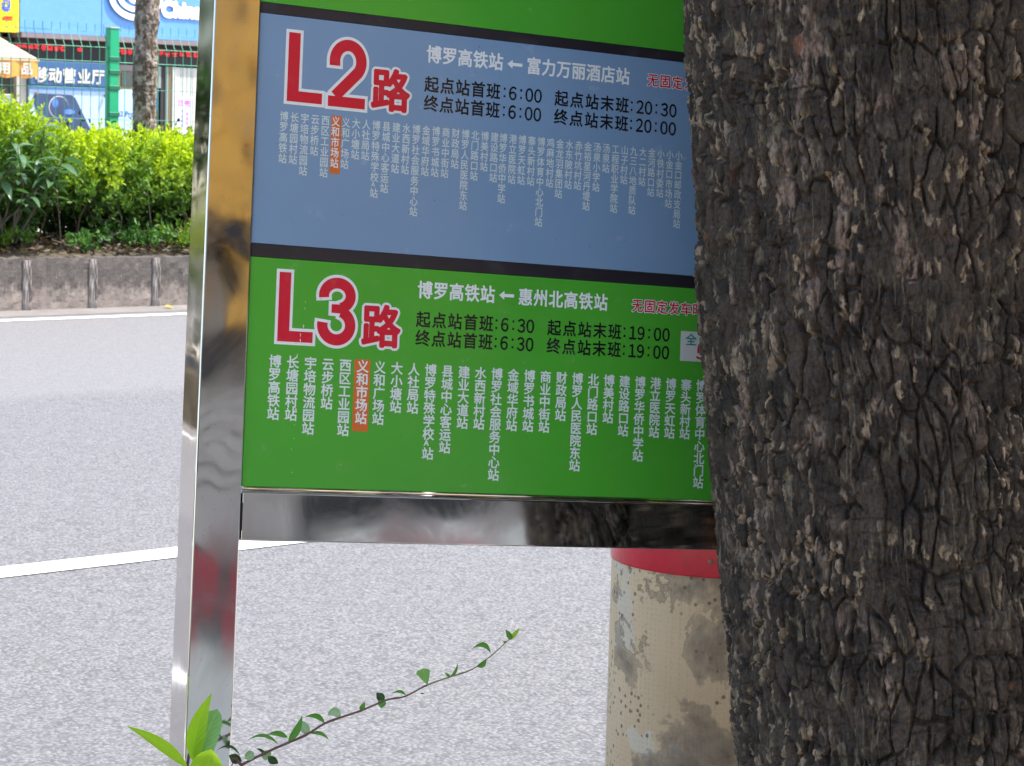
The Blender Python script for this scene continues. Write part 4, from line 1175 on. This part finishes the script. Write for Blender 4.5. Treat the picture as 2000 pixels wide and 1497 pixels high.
# sloping cloth: back edge at wall, front edge lower and forward; right hip
zt0, zf = 2.63 - 2.0, 2.305 - 2.0
V = [(-5.3, 0, zt0), (1.10, 0, zt0), (1.46, -.52, zf), (-5.3, -.52, zf), (1.46, 0, zf)]
link('cloth', mesh(V, [(3, 2, 1, 0), (2, 4, 1)]), aw, M['awning_cream'])
link('front_hem', box_me(-5.3, 1.465, -.535, -.52, zf - .03, zf + .01, .003), aw, M['awning_cream'])
nv_ = 120; V, F = [], []
for k in range(nv_ + 1):
    x = -2.8 + (1.46 + 2.8) * k / nv_
    sc_ = abs(sin(x * pi / .28)) * .035
    V += [(x, -.524 + .008 * sin(x * 22), zf - .03), (x, -.524 + .016 * sin(x * 22), zf - .22 - sc_)]
for k in range(nv_): F.append((2 * k, 2 * k + 2, 2 * k + 3, 2 * k + 1))
val = link('valance', mesh(V, F, smooth=True), aw, M['awning_orange'])
lt = Letters(); lt.row('日用品', .83 - .22, 1.29 - .02, zf - .13, .175, .155, .005, 8); lt.build('lettering', val, M['silver'], True, (0, -.545, 0))

# ------------------------------------------------------------------ buildings behind the camera (unseen, laid out to shape the reflections in the steel)
rb = empty('tiled_shop_row', W(3, -6.2, .12), RZ, 'yellow tiled shop row behind the camera mirrored in the steel post', 'building')
def rbx(name, mat, u0, u1, y0, y1, z0, z1, bevel=0.0):
    return link(name, box_me(u0 - 3, u1 - 3, y0, y1, z0 - .12, z1 - .12, bevel), rb, mat)
M['cream_tile'] = worn('cream_wall_tile', (0.86, 0.80, 0.70), 0.4, 0.1)
M['yellow_tile'] = worn('ochre_tile', (0.86, 0.44, 0.075), 0.4, 0.12, 2)
M['grey_shutter'] = worn('grey_shutter', (0.50, 0.44, 0.39), 0.6, 0.1)
M['brown_wall'] = worn('brown_wall', (0.30, 0.24, 0.19), 0.6)
M['added_red_panel'] = worn('added_red_panel', (0.42, 0.06, 0.07), 0.5)
M['grey_green'] = worn('grey_green_wall', (0.12, 0.13, 0.115), 0.6)
rbx('wall', M['shop_wall'], -14, 22, -6, -.3, .12, 9)
rbx('added_pale_band', M['cream_tile'], -14, 22, -.3, 0, .12, .93)  # added pale band, stands for bright pavement mirrored in the post
rbx('counter_front', M['grey_green'], -14, 2.7, -.3, -.02, .94, 1.34)
rbx('counter_front', M['cream_tile'], 2.71, 5.5, -.3, -.02, .94, 1.42)
rbx('added_red_panel', M['added_red_panel'], 2.12, 2.32, -.02, .02, .92, 1.34)  # unseen red panels added for the red patches mirrored in the steel
rbx('added_red_panel', M['added_red_panel'], 2.85, 3.45, -.019, .02, 1.0, 1.315)
rbx('dark_window', M['dark'], 2.6, 6, -.3, -.04, 1.43, 1.62)
for k in range(6): rbx('shutter_slat', M['grey_shutter'], -14, 22, -.28, -.05 + .012 * (k % 2), 1.63 + k * .085, 1.71 + k * .085, .01)
rbx('shutter_slat', M['grey_shutter'], -14, 2.59, -.28, -.05, 1.35, 1.62, .01)
rbx('dark_lintel', M['dark'], -14, 22, -.28, .0, 2.145, 2.42)
rbx('dark_lintel', M['dark'], -14, 22, -.28, .03, 2.80, 2.93)
zr = 2.425
for r_ in range(11):
    h_ = .182 if r_ < 2 else .186
    if r_ == 2: zr = 2.935
    for k in range(14):
        u0 = 2.22 + (r_ % 2) * .14 + k * .29
        rbx('wall_tile', M['yellow_tile'], u0, u0 + .284, -.28, .02 + random.uniform(-.004, .004), zr, zr + h_ - .006, .006)
    zr += h_
rbx('upper_wall', M['grey_shutter'], -14, 2.2, -.28, .0, 2.94, 9)
rbx('upper_wall', M['brown_wall'], -14, 2.2, -.28, .0, 2.425, 2.795)
rbx('upper_wall', M['shop_wall'], 6.5, 22, -.28, .0, 2.94, 9)
rbx('upper_wall', M['shop_wall'], 2.21, 6.49, -.28, .0, 4.62, 9)

bpy.data.objects.remove(_fo)
bpy.context.view_layer.update()
